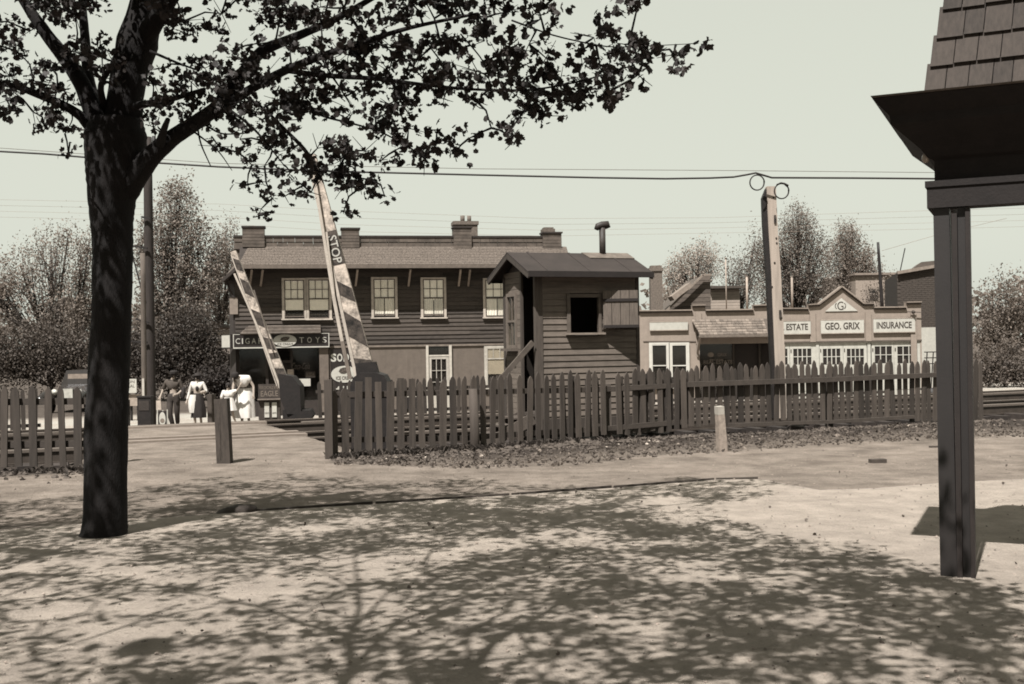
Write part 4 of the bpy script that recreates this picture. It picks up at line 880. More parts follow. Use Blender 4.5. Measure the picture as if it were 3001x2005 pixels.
def loop(cx, cy, r, lab):
    c = P(cx, cy, 21.4); o = empty('cable_loop', c, 0, lab, 'cable', 'cable loops at the top of the tall post'); R_ = r/FPX*21.4
    MB().tube([(R_*math.cos(t), .02*t/6, R_*1.05*math.sin(t)) for t in np.linspace(0, 6.5, 26)], .014, 6).build('loop', cab, o); return o
loop(2219, 535, 21, 'left of the two cable loops hanging beside the top of the tall post'); o = loop(2291, 560, 21, 'right and lower of the two cable loops beside the top of the tall post')
MB().tube([(-.1,0,.12),(-.02,-.02,.155),(.05,0,.14),(.12,0,.09)], [.012,.014,.02,.03], 6).build('splice', cab, o)
for i in range(4):
    w = [(-500,575+17*i),(130,588+17*i),(640,598+19*i),(1000,618+20*i),(1600,641+17*i),(2100,638+15*i),(2700,618+18*i),(3400,600+18*i)]
    cw_ = P(1000, 618+20*i, 52); ob = empty('telegraph_wire', cw_, 0, ['highest','second highest','third highest','lowest'][i]+' of the four faint telegraph wires across the sky', 'wire', 'telegraph wires')
    MB().tube([P(x, y, 52)-cw_ for x, y in w], .0055, 4).build('wire', M('faint_wire', .25), ob)
wr = empty('guy_wire', P(2600, 725, 50), 0, 'thin wire rising to the right from the dark pole', 'wire'); MB().tube([P(x, y, 50)-wr.location for x, y in ((2585,735),(2740,690),(2950,640))], .008, 4).build('wire', M('faint_wire', .25), wr)
# ================================================================== background buildings and poles on the right
tanw = M('pale_clapboard', .34, var=.15, scale=3, ovar=.1); dkclap = M('dark_gable_board', .10, var=.5, stretch=(1,1,6), ovar=.3); bric = M('far_brick', .055, var=.5, scale=16, ovar=.0)
F1 = Frame(1955, 60, 0, -.95)
h1_ = F1.root('gabled_house', 'dark clapboard gable end with slanting roof edge behind the low office', 'house')
A = [F1.h(*p) for p in ((1950,912),(2083,907),(2083,808),(2060,808))]
n = 8
for i in range(n):
    z0 = A[0][1]+(A[2][1]-A[0][1])*i/n; z1 = A[0][1]+(A[2][1]-A[0][1])*(i+1)/n
    xl_ = lambda z: A[0][0]+(A[3][0]-A[0][0])*min(1, (z-A[0][1])/(A[3][1]-A[0][1]))
    MB().prism([(xl_(z0), z0),(A[1][0], z0),(A[1][0], z1-.02),(xl_(z1), z1-.02)], 0, .1).build('gable_board', dkclap, h1_)
MB().box(A[0][0], A[1][0], .1, 6, -.3, A[0][1]).prism([(A[0][0], A[0][1]),(A[1][0],A[1][1]),(A[2][0],A[2][1]),(A[3][0],A[3][1])], .1, 6).build('wall', dkclap, h1_)
for (x0,y0,x1,y1) in ((1952,912,2060,806),(2058,806,2085,806)):
    a = F1.h(x0,y0,-.3); b = F1.h(x1,y1,-.3); MB().bar((a[0],-.3,a[1]),(b[0],-.3,b[1]),.1,.16,up=(0,1,0)).build('rake_board', cop, h1_)
a = F1.h(1962,870,-1.2); b = F1.h(2016,830,-1.2); MB().slab([(a[0],-2,a[1]),(b[0],-2,b[1]),(b[0],-.4,b[1]),(a[0],-.4,a[1])], .25).build('lower_roof', cop, h1_)
xa, xb, zb_, zt_ = rect(F1, 1907, 778, 1942, 912, -.5); c = MB().box(xa, xb, -.5, .2, -.3, zt_-.3).box(xa-.06, xb+.06, -.56, .26, zt_-.3, zt_-.12).box(xa+.03, xb-.03, -.47, .17, zt_-.12, zt_).build('chimney', M('light_brick', .16, var=.6, scale=16), h1_)
F2 = Frame(2083, 66, 0, -.95); h2_ = F2.root('clapboard_house', 'pale clapboard house wall showing between the gable and the leaning trunk', 'house')
xa, xb, zb_, zt_ = rect(F2, 2083, 846, 2168, 920)
for i in range(9): bit('clapboard', tanw, h2_, xa, xb, -.03, .1, zb_+(zt_-zb_)*i/9, zb_+(zt_-zb_)*(i+1)/9-.015)
MB().box(xa, xb, .1, 5, -.3, zt_).build('wall', tanw, h2_); bit('eave', copd, h2_, xa-.1, xb+.2, -.4, 5, zt_, zt_+.15)
F3 = Frame(2632, 58, math.radians(-14), -.95); h3_ = F3.root('brick_building', 'tall dark brick building with light coping at the right behind the garage row', 'building')
a = F3.h(2632, 800); b = F3.h(2780, 774); lo = F3.h(2700, 960)[1]
MB().prism([(0, lo),(b[0], lo),(b[0], b[1]),(0, a[1])], 0, 8).build('wall', bric, h3_)
tr = random.Random(4); bm_ = MB(); z = lo; i = 0
while z < a[1]-.1:
    x = (i % 2)*.15
    while x < b[0]-.3: bm_.box(x, x+.27, -.02, -.001, z, z+.085); x += .3
    z += .1; i += 1
tag(bm_.build('bricks', bric, h3_), kind='stuff')
MB().bar((0,-.05,a[1]),(b[0],-.05,b[1]),.4,.16).build('coping', cop, h3_); bit('lower_wall', M('white_lower_wall', .5, var=.12), h3_, F3.x(2699), b[0], -.1, 7, -.3, lo-.002)
p = F3.h(2640, 792); MB().bar((p[0], .3, p[1]), (p[0]+.25, .3, p[1]+1.15), .05).build('vent_rod', gdark, h3_)
q = [F3.h(x, y, 3) for x, y in ((2672,790),(2700,768),(2760,762),(2800,790))]; MB().prism([(q[0][0],q[0][1]),(q[3][0],q[3][1]),(q[2][0],q[2][1]),(q[1][0],q[1][1])], 3, 6).build('roof', copd, h3_)
F4 = Frame(2505, 78, 0, -.95); h4_ = F4.root('far_house', 'pale far house with a flat top seen through thin branches left of the brick building', 'house')
xa, xb, zb_, zt_ = rect(F4, 2508, 806, 2645, 930)
MB().box(xa, xb, 0, 8, -.3, zt_).build('wall', M('far_pale_wall', .30, var=.2), h4_); bit('cornice', cop, h4_, xa-.1, xb, -.2, 8, zt_, zt_+.15); w_ = rect(F4, 2549, 848, 2574, 880, -.02); bit('window', M('garage_pane', .018), h4_, w_[0], w_[1], -.05, .0, w_[2], w_[3]); bit('window_head', cop, h4_, w_[0]-.1, w_[1]+.1, -.12, -.0, w_[3], w_[3]+.12)
wp = M('white_vent_pipe', .3, var=.2)
for px, py, lab in ((2129,757,'thin pale vent pipe above the shingled pent roof, leftmost of three'), (2190,811,'short thick white vent pipe on the office roof'), (2322,812,'white vent pipe just right of the tall timber post')):
    p = P(px, 907, 51); z0 = p.z-.25; r = empty('vent_pipe', (p.x, 51, z0), 0, lab, 'pipe', 'pipes standing on the garage row roof'); zt = P(px, py, 51).z-z0; MB().tube([(0,0,0),(0,0,zt)], .028 if px == 2129 else .05, 10).build('pipe', wp, r); MB().tube([(0,0,zt),(0,0,zt+.03)], .06, 10).build('pipe_rim', wp, r)
pole('dark_pole', 'dark leaning pole rising behind the INSURANCE sign', 'pole', 2573, 710, 2586, 912, 52, .06, .09, gdark, zb=None).location.z += 0
ck = Frame(2708, 45.5, 0, -.95); cr = ck.root('stake_cart', 'open slatted cart frame right of the garage doors', 'cart')
m = MB(); z0, z1 = ck.z(1066, 2720), ck.z(1032, 2720)
for z in (z0, (z0+z1)/2, z1): m.bar((0, 0, z), (1.6, 0, z), .04)
for x in (0, .25, .5, .9, 1.3, 1.6): m.bar((x+.0, 0, .45), (x+.12 if x < .3 else x, 0, z1), .035)
m.build('stake_rack', gdark, cr); bit('cart_bed', gdark, cr, -.1, 1.7, -.3, .8, .4, .46)
for x in (.25, 1.35): MB().tube([(x,-.34,.25),(x,-.26,.25)], .27, 14).build('wheel', gdark, cr)
# ================================================================== left background: house, car, signs
F5 = Frame(590, 60, 0, -.95); h5_ = F5.root('porch_house', 'pale house with dark porch roof glimpsed between the trees and the store corner', 'house')
z0 = F5.z(1150, 640); z1 = F5.z(1032, 640); x_ = F5.x
MB().box(x_(600), x_(720), .0, 6, -.3, z1).build('wall', M('house_cream', .42, var=.2), h5_)
MB().slab([(x_(592),-1.4,z1-.1),(x_(730),-1.4,z1-.1),(x_(730),.0,z1+.45),(x_(592),.0,z1+.45)], .12).build('porch_roof', copd, h5_)
for px in (604, 616, 640, 652, 668, 682): bit('porch_post', M('house_cream', .42) if px % 8 == 0 else copd, h5_, x_(px)-.07, x_(px)+.07, -1.35, -1.2, -.1, z1-.1)
for px in (624, 660): bit('window', M('garage_pane', .018), h5_, x_(px)-.25, x_(px)+.35, -.03, -.001, .9, z1-.2)
xa, xb, zb_, zt_ = rect(F5, 618, 960, 641, 1014, .5); bit('upper_wall', M('upper_tan', .30), h5_, xa, xb, .5, 3, z1+.1, zt_); bit('upper_roof', copd, h5_, xa-.3, xb+.2, .3, 3.2, zt_+.001, zt_+.15)
def car(px, Y, lab):
    p = P(px, 1000, Y); r = empty('parked_car', (p.x, Y, float(gz(p.x, Y))), 0, lab, 'car'); pb = M('car_black', .02, rough=.25, spec=.6, ovar=0, bump=0); chm = M('car_nickel', .5, rough=.2, ovar=0)
    m = MB(); secs = [(0,.75,.42,.95,.30),(.9,.78,.42,1.08,.34),(1.3,.82,.42,1.12,.5),(1.45,.84,.42,1.70,.62),(2.9,.84,.42,1.72,.62),(3.6,.8,.42,1.4,.55),(3.8,.6,.5,1.0,.5)]
    vs = []
    for y, w, zl, zh, wt in secs: vs += [(-w,y,zl),(w,y,zl),(w,y,(zl+zh)*.52),(wt,y,zh),(-wt,y,zh),(-w,y,(zl+zh)*.52)]
    fs = [(0,1,2,3,4,5)]+[(i*6+k, (i+1)*6+k, (i+1)*6+(k+1) % 6, i*6+(k+1) % 6) for i in range(len(secs)-1) for k in range(6)]+[tuple(range((len(secs)-1)*6+5, (len(secs)-1)*6-1, -1))]
    m.add(vs, fs); b = m.build('body', pb, r)
    bit('windshield', M('dull_windshield', .22, rough=.2), b, -.52, .52, 1.36, 1.40, 1.2, 1.55); bit('grille', chm, b, -.22, .22, -.05, .02, .5, .98); bit('bumper', chm, b, -.85, .85, -.25, -.19, .45, .54); bit('licence_plate', greyp, b, -.18, .18, -.27, -.255, .38, .5)
    for s in (-1, 1):
        MB().tube([(s*.5,-.12,.85),(s*.5,.08,.85)], [.13,.08], 14).build('headlight', chm, b)
        MB().tube([(s*.78,-.2+.75*math.cos(t), .38+.42*math.sin(t)) for t in np.linspace(0.2, 2.9, 9)], .12, 6).build('fender', pb, b)
        for y in (.2, 3.0):
            w = MB().tube([(s*.70,y,.34),(s*.84,y,.34)], .34, 18).build('wheel', M('car_tyre', .02), r); MB().tube([(s*.845,y,.34),(s*.86,y,.34)], .18, 12).build('rim', chm, w)
    return r
c = car(196, 46, 'black vintage car parked beyond the tracks behind the left picket fence')
PF = Frame(330, 40, 0, -.95); card(PF, 'white poster board lettered STATION CENTRAL half hidden by the big trunk', 330, 1111, 400, 1152, 0, wht, [('STATION',.52,.80,.8,.2),('CENTRAL',.56,.5,.72,.22),('OPEN DAILY',.35,.18,.5,.13)], name='poster_board')
xa, xb, zb_, zt_ = rect(PF, 374, 1157, 402, 1190, 0); q = empty('grey_box', PF.w(xa, .1, -.0), 0, 'plain tan box standing right of the big trunk under the poster board', 'box'); bit('box_body', M('upper_tan', .3), q, 0, xb-xa, 0, .3, zb_, zt_); bit('box_leg', gdark, q, .02, .08, .1, .2, 0, zb_); bit('box_leg', gdark, q, xb-xa-.08, xb-xa-.02, .1, .2, 0, zb_)
xa, xb, zb_, zt_ = rect(Frame(462, 36.5, 0, -.95), 463, 1205, 489, 1252, 0); QF = Frame(462, 36.5, 0, -.95)
q = empty('sandwich_board', QF.w(xa, 0, 0), 0, 'small white standing sign with a dark round emblem beside the man', 'sign'); w_ = xb-xa
bit('panel', blk, q, 0, w_, 0, .03, 0, zt_); oval('bottle_shape', q, w_/2, -.001, zt_*.52, w_*.36, zt_*.42, wht, .01); oval('round_emblem', q, w_/2, -.012, zt_*.42, w_*.24, w_*.24, greyp, .008)
for x in (-.03, w_): bit('leg', dwh, q, x, x+.03, 0, .04, -.0, zt_+.05)
MB().bar((w_/2,.05,zt_),(w_/2,.5,0),.04).build('back_leg', dwh, q)
# ================================================================== people
skin = M('skin', .34, var=.1, ovar=0); hair = M('dark_hair', .02, var=.4, ovar=0)
def skin_mesh(name, verts, edges, mat, parent, sub=1):
    bm = bmesh.new(); lay = bm.verts.layers.skin.verify(); vs = []
    for i, v in enumerate(verts):
        b = bm.verts.new(v[:3]); r = v[3]; b[lay].radius = (r, v[4] if len(v) > 4 else r); b[lay].use_root = (i == 0); vs.append(b)
    for a, b in edges: bm.edges.new((vs[a], vs[b]))
    me = bpy.data.meshes.new(name); bm.to_mesh(me); bm.free(); o = bpy.data.objects.new(name, me); col.objects.link(o)
    m = o.modifiers.new('Skin', 'SKIN'); m.use_smooth_shade = True; s = o.modifiers.new('Sub', 'SUBSURF'); s.levels = sub; s.render_levels = sub
    dg = bpy.context.evaluated_depsgraph_get(); me2 = bpy.data.meshes.new_from_object(o.evaluated_get(dg)); bpy.data.objects.remove(o)
    me2.materials.clear(); me2.materials.append(mat); me2.polygons.foreach_set('use_smooth', [True]*len(me2.polygons))
    return link(bpy.data.objects.new(name, me2), parent)
def person(px, feet_py, head_py, Y, lab, pose, rz=0.0):
    z0 = P(px, feet_py, Y).z; H = (P(px, head_py, Y).z-z0)/pose.get('k', 1.0); p = P(px, feet_py, Y)
    r = empty('person', (p.x, Y, z0), rz, lab, 'person'); s = H/1.7
    J = {k: Vector(v)*s for k, v in pose['J'].items()}
    V = []; E = []
    def ch(names, rads, start=None):
        prev = start
        for n_, rd in zip(names, rads):
            V.append((*J[n_], rd*s)); i = len(V)-1
            if prev is not None: E.append((prev, i))
            prev = i
        return prev
    V.append((*J['pelvis'], .115*s)); 
    sp = ch(['waist','chest','neckb','neck','head','crown'], [.10,.125,.07,.045,.085,.06], 0)
    chest_i = 2
    for sd in ('L', 'R'):
        e = ch(['hip'+sd,'knee'+sd,'ankle'+sd,'toe'+sd], [.075,.052,.036,.03], 0)
        V.append((*J['sh'+sd], .05*s)); i0 = len(V)-1; E.append((chest_i, i0))
        h = ch(['elb'+sd,'wr'+sd,'hand'+sd], [.037,.026,.03], i0)
        d = (J['hand'+sd]-J['wr'+sd]).normalized(); q = d.cross(Vector((0,1,0))); q = q.normalized() if q.length > .1 else Vector((1,0,0))
        for f, l in ((-.03,.06),(-.01,.075),(.01,.08),(.028,.065)):
            V.append((*(J['hand'+sd]+q*f*s+d*.03*s), .008*s)); a = len(V)-1; E.append((h, a)); V.append((*(J['hand'+sd]+q*f*1.15*s+d*(.03+l*.6)*s+Vector((0,.012,0))*s), .007*s)); E.append((a, a+1))
        V.append((*(J['hand'+sd]+q*-.05*s-d*.0), .010*s)); E.append((h, len(V)-1))
    skin_mesh('body', V, E, skin, r)
    hd = J['head']
    # face details
    fw = Vector(pose.get('face', (0,-1,0))).normalized(); rt = fw.cross(Vector((0,0,1))).normalized()
    m = MB(); c = hd+fw*.088*s; m.add([c-rt*.014*s+Vector((0,0,-.025))*s, c+rt*.014*s+Vector((0,0,-.025))*s, c+fw*.02*s+Vector((0,0,-.022))*s, c+Vector((0,0,.02))*s], [(0,1,2),(0,2,3),(2,1,3)]); m.build('nose', skin, r)
    m = MB()
    for sg in (-1, 1): q = hd+fw*.08*s+rt*sg*.03*s+Vector((0,0,.02))*s; m.box(q.x-.012*s, q.x+.012*s, q.y-.01*s, q.y+.01*s, q.z-.006*s, q.z+.006*s)
    m.build('eyes', hair, r); q = hd+fw*.084*s+Vector((0,0,-.05))*s; MB().box(q.x-.02*s, q.x+.02*s, q.y-.006*s, q.y+.006*s, q.z-.004*s, q.z+.004*s).build('mouth', M('lips', .14), r)
    m = MB()
    hr = [(-.07,.07),(-.02,.095),(.05,.10),(.09,.085),(.115,.05)]
    m.ring([(hd.x-fw.x*.022*s, hd.y-fw.y*.022*s, hd.z+a*s, b*s, b*s*1.02) for a, b in hr], 14); m.build('hair', hair, r)
    return r, s, J
def garment(name, chains, mat, parent, s, J):
    for names, rads in chains: pass
    V = []; E = []; seen = {}
    for names, rads in chains:
        prev = None
        for n_, rd in zip(names, rads):
            if n_ in seen: i = seen[n_]
            else:
                v = J[n_] if isinstance(n_, str) else n_; V.append((*v, rd*s)); i = len(V)-1; seen[n_] = i
            if prev is not None and (prev, i) not in E: E.append((prev, i))
            prev = i
    return skin_mesh(name, V, E, mat, parent)
def skirt(name, mat, parent, s, rings, wave=.12, n=28):
    m = MB(); vs = []; fs = []
    for i, (cx, cy, z, rx, ry) in enumerate(rings):
        for k in range(n):
            a = 2*math.pi*k/n; f = 1+wave*(i/len(rings))*math.sin(a*7+.4*i+1); vs.append(((cx+rx*f*math.cos(a))*s, (cy+ry*f*math.sin(a))*s, z*s))
    for i in range(len(rings)-1):
        for k in range(n): a = i*n+k; b = i*n+(k+1) % n; fs.append((a, a+n, b+n, b))
    m.add(vs, fs, True); o = m.build(name, mat, parent); return o
# man in dark shirt with cap, walking towards the camera
Jm = dict(pelvis=(0,0,.95), waist=(0,0,1.08), chest=(-.01,.0,1.32), neckb=(-.01,-.0,1.43), neck=(0,-.02,1.49), head=(.03,-.05,1.58), crown=(.03,-.05,1.66), hipL=(-.10,0,.88), kneeL=(-.09,-.12,.48), ankleL=(-.02,-.04,.09), toeL=(-.02,-.2,.04), hipR=(.10,0,.88), kneeR=(.10,-.02,.48), ankleR=(.07,.14,.12), toeR=(.08,.0,.05), shL=(-.20,0,1.40), elbL=(-.32,.05,1.15), wrL=(-.36,-.06,.98), handL=(-.37,-.1,.91), shR=(.18,0,1.40), elbR=(.27,.02,1.14), wrR=(.17,-.18,1.02), handR=(.10,-.22,1.0))
r, s, J = person(510, 1256, 1087, 37, 'man in a dark short shirt, loose trousers and flat cap walking over the crossing', dict(J=Jm, face=(.3,-1,-.25)))
sh_ = M('man_shirt', .06, var=.3, ovar=0); tr_ = M('man_trousers', .035, var=.35, ovar=0)
garment('shirt', [(['waist','chest','neckb'],[.15,.165,.075]),(['chest','shL','elbL'],[.165,.075,.06]),(['chest','shR','elbR'],[.165,.075,.06])], sh_, r, s, J)
garment('trousers', [(['waist','pelvis'],[.145,.155]),(['pelvis','hipL','kneeL','ankleL'],[.155,.115,.088,.07]),(['pelvis','hipR','kneeR','ankleR'],[.155,.115,.088,.07])], tr_, r, s, J)
hd = J['head']; MB().ring([(hd.x,hd.y,hd.z+.045*s,.108*s,.11*s),(hd.x,hd.y,hd.z+.075*s,.12*s,.125*s),(hd.x,hd.y+.01,hd.z+.12*s,.105*s,.11*s),(hd.x,hd.y+.01,hd.z+.14*s,.05*s,.05*s)], 16).add([(hd.x-.09*s,hd.y-.08*s,hd.z+.06*s),(hd.x+.09*s,hd.y-.08*s,hd.z+.06*s),(hd.x+.06*s,hd.y-.17*s,hd.z+.045*s),(hd.x-.06*s,hd.y-.17*s,hd.z+.045*s)], [(0,1,2,3)]).build('cap', M('cap_black', .02), r)
garment('jacket_over_arm', [([tuple(J['elbR']+Vector((.03,0,.1))), tuple(J['elbR']+Vector((.02,-.05,-.1))), tuple(J['elbR']+Vector((.0,-.06,-.32)))],[.07,.09,.06])], M('coat_black', .02), r, s, J)
for q in ('L','R'): a = J['ankle'+q]; b = J['toe'+q]; MB().tube([a+Vector((0,.05,-.03)), (a+b)/2, b+Vector((0,-.02,.0))], [.045*s,.05*s,.035*s], 8).build('shoe', M('shoe_black', .02), r)
# bag in his hand
hp = P(489, 1165, 37.1); MB().box(0,.01,0,.01,0,.01)
bagr = empty('paper_bag', r.location+J['handL']+Vector((-.05,-.02,-.38)), .2, 'pale parcel hanging from the hand of the man in the cap', 'bag'); MB().add([(-.1,-.06,0),(.1,-.06,0),(.1,.06,0),(-.1,.06,0),(-.08,-.04,.3),(.08,-.04,.3),(.08,.04,.3),(-.08,.04,.3)], [(0,3,2,1),(4,5,6,7),(0,1,5,4),(1,2,6,5),(2,3,7,6),(3,0,4,7)]).build('bag_body', M('paper', .4, var=.3), bagr); MB().tube([(-.04,0,.3),(0,0,.38),(.04,0,.3)], .006, 5).build('bag_handle', M('paper', .4), bagr)
# woman with open pale coat
Jw = dict(pelvis=(0,0,.93), waist=(0,0,1.07), chest=(0,.0,1.28), neckb=(.0,-.0,1.40), neck=(0.01,-.02,1.46), head=(.02,-.05,1.54), crown=(.02,-.05,1.62), hipL=(-.08,0,.87), kneeL=(-.07,-.1,.48), ankleL=(-.06,-.04,.09), toeL=(-.06,-.17,.03), hipR=(.09,0,.87), kneeR=(.08,-.02,.48), ankleR=(.09,.08,.10), toeR=(.09,-.05,.04), shL=(-.16,0,1.36), elbL=(-.24,.02,1.10), wrL=(-.30,-.04,.86), handL=(-.31,-.06,.79), shR=(.17,0,1.36), elbR=(.27,.0,1.12), wrR=(.27,-.2,1.08), handR=(.25,-.27,1.1))
r, s, J = person(580, 1256, 1090, 37, 'woman in an open pale coat over a dark skirt walking with one arm hanging', dict(J=Jw, face=(-.3,-1,-.2)))
wc = M('pale_coat', .66, var=.15, ovar=0); dk = M('dark_skirt', .018, var=.35, ovar=0)
garment('coat_top', [(['waist','chest','neckb'],[.125,.145,.07]),(['chest','shL','elbL','wrL'],[.145,.066,.05,.038]),(['chest','shR','elbR','wrR'],[.145,.066,.052,.04])], wc, r, s, J)
skirt('skirt', dk, r, s, [(0,0,1.06,.135,.11),(0.0,0,.92,.18,.14),(.03,-.02,.7,.20,.16),(.04,-.02,.45,.215,.18),(.04,-.02,.33,.22,.185)])
skirt('coat_tail', wc, r, s, [(-.09,-.02,1.02,.12,.13),(-.11,-.03,.85,.15,.15),(-.12,-.04,.65,.13,.16),(-.11,-.04,.48,.11,.14)], .15)
garment('blouse_front', [([tuple(J['chest']+Vector((.02,-.1,.0))), tuple(J['waist']+Vector((.02,-.09,.05)))],[.06,.05])], dk, r, s, J)
hd = J['head']; MB().ring([(hd.x,hd.y,hd.z+.05*s,.125*s,.13*s),(hd.x,hd.y,hd.z+.062*s,.12*s,.125*s),(hd.x,hd.y+.01,hd.z+.075*s,.09*s,.095*s),(hd.x,hd.y+.01,hd.z+.13*s,.075*s,.08*s)], 16).build('hat', M('cap_black', .02), r)
MB().tube([J['handR']+Vector((-.08,0,-.02)), J['handR']+Vector((.08,-.0,.03))], [.05,.05], 8).build('clutch_purse', M('paper', .4), r)
for q in ('L','R'): a = J['ankle'+q]; b = J['toe'+q]; MB().tube([a+Vector((0,.04,-.03)), (a+b)/2, b], [.035*s,.042*s,.028*s], 8).build('shoe', M('shoe_black', .02), r)
# bending woman in white
Jb = dict(pelvis=(.05,.05,.92), waist=(.04,-.02,1.06), chest=(-.02,-.14,1.24), neckb=(-.08,-.22,1.31), neck=(-.11,-.26,1.33), head=(-.16,-.32,1.35), crown=(-.19,-.35,1.42), hipL=(-.05,.05,.87), kneeL=(-.05,-.03,.48), ankleL=(-.06,.02,.09), toeL=(-.06,-.12,.03), hipR=(.13,.05,.87), kneeR=(.1,-.05,.48), ankleR=(.12,.06,.09), toeR=(.12,-.08,.03), shL=(-.18,-.16,1.28), elbL=(-.22,-.25,1.05), wrL=(-.20,-.33,.92), handL=(-.21,-.36,.86), shR=(.15,-.12,1.28), elbR=(.28,-.1,1.08), wrR=(.30,-.18,.88), handR=(.30,-.2,.81))
r, s, J = person(716, 1252, 1089, 37, 'woman in a white dress bending forward beside a small child', dict(J=Jb, face=(-.4,-1,-.7), k=.86))
wd = M('white_dress', .72, var=.12, ovar=0); shade = M('dark_sash', .07, var=.4)
garment('bodice', [(['waist','chest','neckb'],[.15,.17,.08]),(['chest','shL'],[.17,.10]),(['chest','shR'],[.17,.10]),(['shL',tuple((J['shL']+J['elbL'])/2)],[.10,.07]),(['shR',tuple((J['shR']+J['elbR'])/2)],[.10,.07])], wd, r, s, J)
skirt('dress_skirt', wd, r, s, [(.03,0,1.08,.15,.13),(.04,.02,.95,.20,.17),(.03,-.02,.7,.24,.2),(.02,-.03,.45,.26,.22),(.02,-.03,.25,.27,.23)], .14)
skirt('belt', shade, r, s, [(.03,-.005,1.09,.157,.14),(.03,-.005,1.03,.17,.15)], 0)
for q in ('L','R'): a = J['ankle'+q]; b = J['toe'+q]; MB().tube([a+Vector((0,.04,-.03)), (a+b)/2, b], [.035*s,.042*s,.028*s], 8).build('shoe', M('shoe_black', .02), r)
# child
Jc = dict(pelvis=(0,0,.90), waist=(0,-.02,1.04), chest=(0,-.05,1.24), neckb=(.0,-.06,1.36), neck=(0.0,-.08,1.42), head=(.0,-.10,1.53), crown=(.0,-.1,1.66), hipL=(-.10,0,.82), kneeL=(-.08,-.12,.46), ankleL=(-.02,-.02,.10), toeL=(.02,-.15,.04), hipR=(.12,0,.82), kneeR=(.16,-.08,.46), ankleR=(.26,.02,.10), toeR=(.28,-.14,.04), shL=(-.19,-.04,1.30), elbL=(-.26,-.1,1.05), wrL=(-.22,-.2,.85), handL=(-.2,-.24,.78), shR=(.18,-.04,1.31), elbR=(.33,-.08,1.35), wrR=(.44,-.1,1.52), handR=(.47,-.1,1.6))
r, s, J = person(672, 1252, 1117, 36.5, 'small child in a white frock holding up a hand to the bending woman', dict(J=Jc, face=(-.1,-1,.0), k=1.0))
garment('frock_top', [(['waist','chest','neckb'],[.15,.16,.08]),(['chest','shL','elbL'],[.16,.085,.06]),(['chest','shR','elbR'],[.16,.085,.06])], wd, r, s, J)
skirt('frock', wd, r, s, [(0,-.03,1.1,.16,.14),(0,-.03,.92,.22,.19),(0.03,-.04,.62,.27,.24)], .12)
for q in ('L','R'): a = J['ankle'+q]; b = J['toe'+q]; MB().tube([a+Vector((0,.03,.03)), (a+b)/2, b], [.045*s,.05*s,.035*s], 8).build('shoe', M('shoe_black', .02), r)
# ================================================================== depot corner at the right
C0 = G(2757, 1690, 0.03); ang = math.radians(-25); ST = empty('station_depot', (C0.x, C0.y, .0), ang, 'dark painted corner of a railway depot with deep cornice and shingled roof', 'building')
dpt = M('depot_dark_paint', .014, bump=.03, var=.18, scale=4, streak=.08, ovar=.04, rough=.55, spec=.4); dps = M('depot_soffit', .015, var=.3, ovar=0); dpl = M('depot_light_trim', .021, bump=.03, var=.2, ovar=0, rough=.55)
def SX(px, py): # local coordinates on wall plane of the depot
    r_ = ray(px, py); u = Vector((math.cos(ang), math.sin(ang), 0)); n_ = Vector((-math.sin(ang), math.cos(ang), 0)); t = (C0.dot(n_))/(r_.dot(n_)); w = Vector((0,0,EYE))+r_*t
    return ((w-C0).dot(u), w.z)
zbm = SX(2750, 612)[1]; zso = SX(2737, 466)[1]
aL = SX(2736, 615)[0]; aB = 0.0; Lw = 3.2; Dw = .9
x1, x2 = SX(2797, 1150)[0], SX(2827, 1150)[0]
MB().add([(aB,-.03,.03),(x1,-.03,.03),(x1,.12,.03),(aB,.12,.03),(aL,-.03,zbm),(x1-.012,-.03,zbm),(x1-.012,.12,zbm),(aL,.12,zbm)], [(0,3,2,1),(4,5,6,7),(0,1,5,4),(1,2,6,5),(2,3,7,6),(3,0,4,7)]).build('corner_post', dpt, ST)
bit('trim_strip', dpl, ST, x1+.002, x1+.035, -.05, .06, .03, zbm-.04); bit('trim_strip', dpt, ST, x1+.037, x2+.02, -.02, .06, .03, zbm-.0); bit('trim_strip', dpl, ST, x2+.022, x2+.05, -.04, .06, .03, zbm-.01)
for cx, cy in ((Lw-.1, 0), (Lw-.1, Dw-.2), (.06, Dw-.15)):
    bit('porch_post', dpt, ST, cx-.1, cx+.1, cy-.03, cy+.17, .03, zbm)
bit('beam', dps, ST, aL-.035, Lw, -.06, .12, zbm+.001, zbm+.17); bit('beam', dps, ST, aL-.035, .1, .12, Dw, zbm+.001, zbm+.17); bit('frieze', dps, ST, aL+.01, Lw, -.015, .1, zbm+.171, zso+.1); bit('frieze', dps, ST, aL+.01, .1, .1, Dw, zbm+.171, zso+.1); bit('porch_ceiling', dps, ST, .1, Lw, .1, Dw, zso, zso+.05)
bit('bead', dps, ST, aL-.045, Lw, -.07, Dw, zso-.19, zso-.15)
tipx, tipz = SX(2556, 289)
ov_ = .40
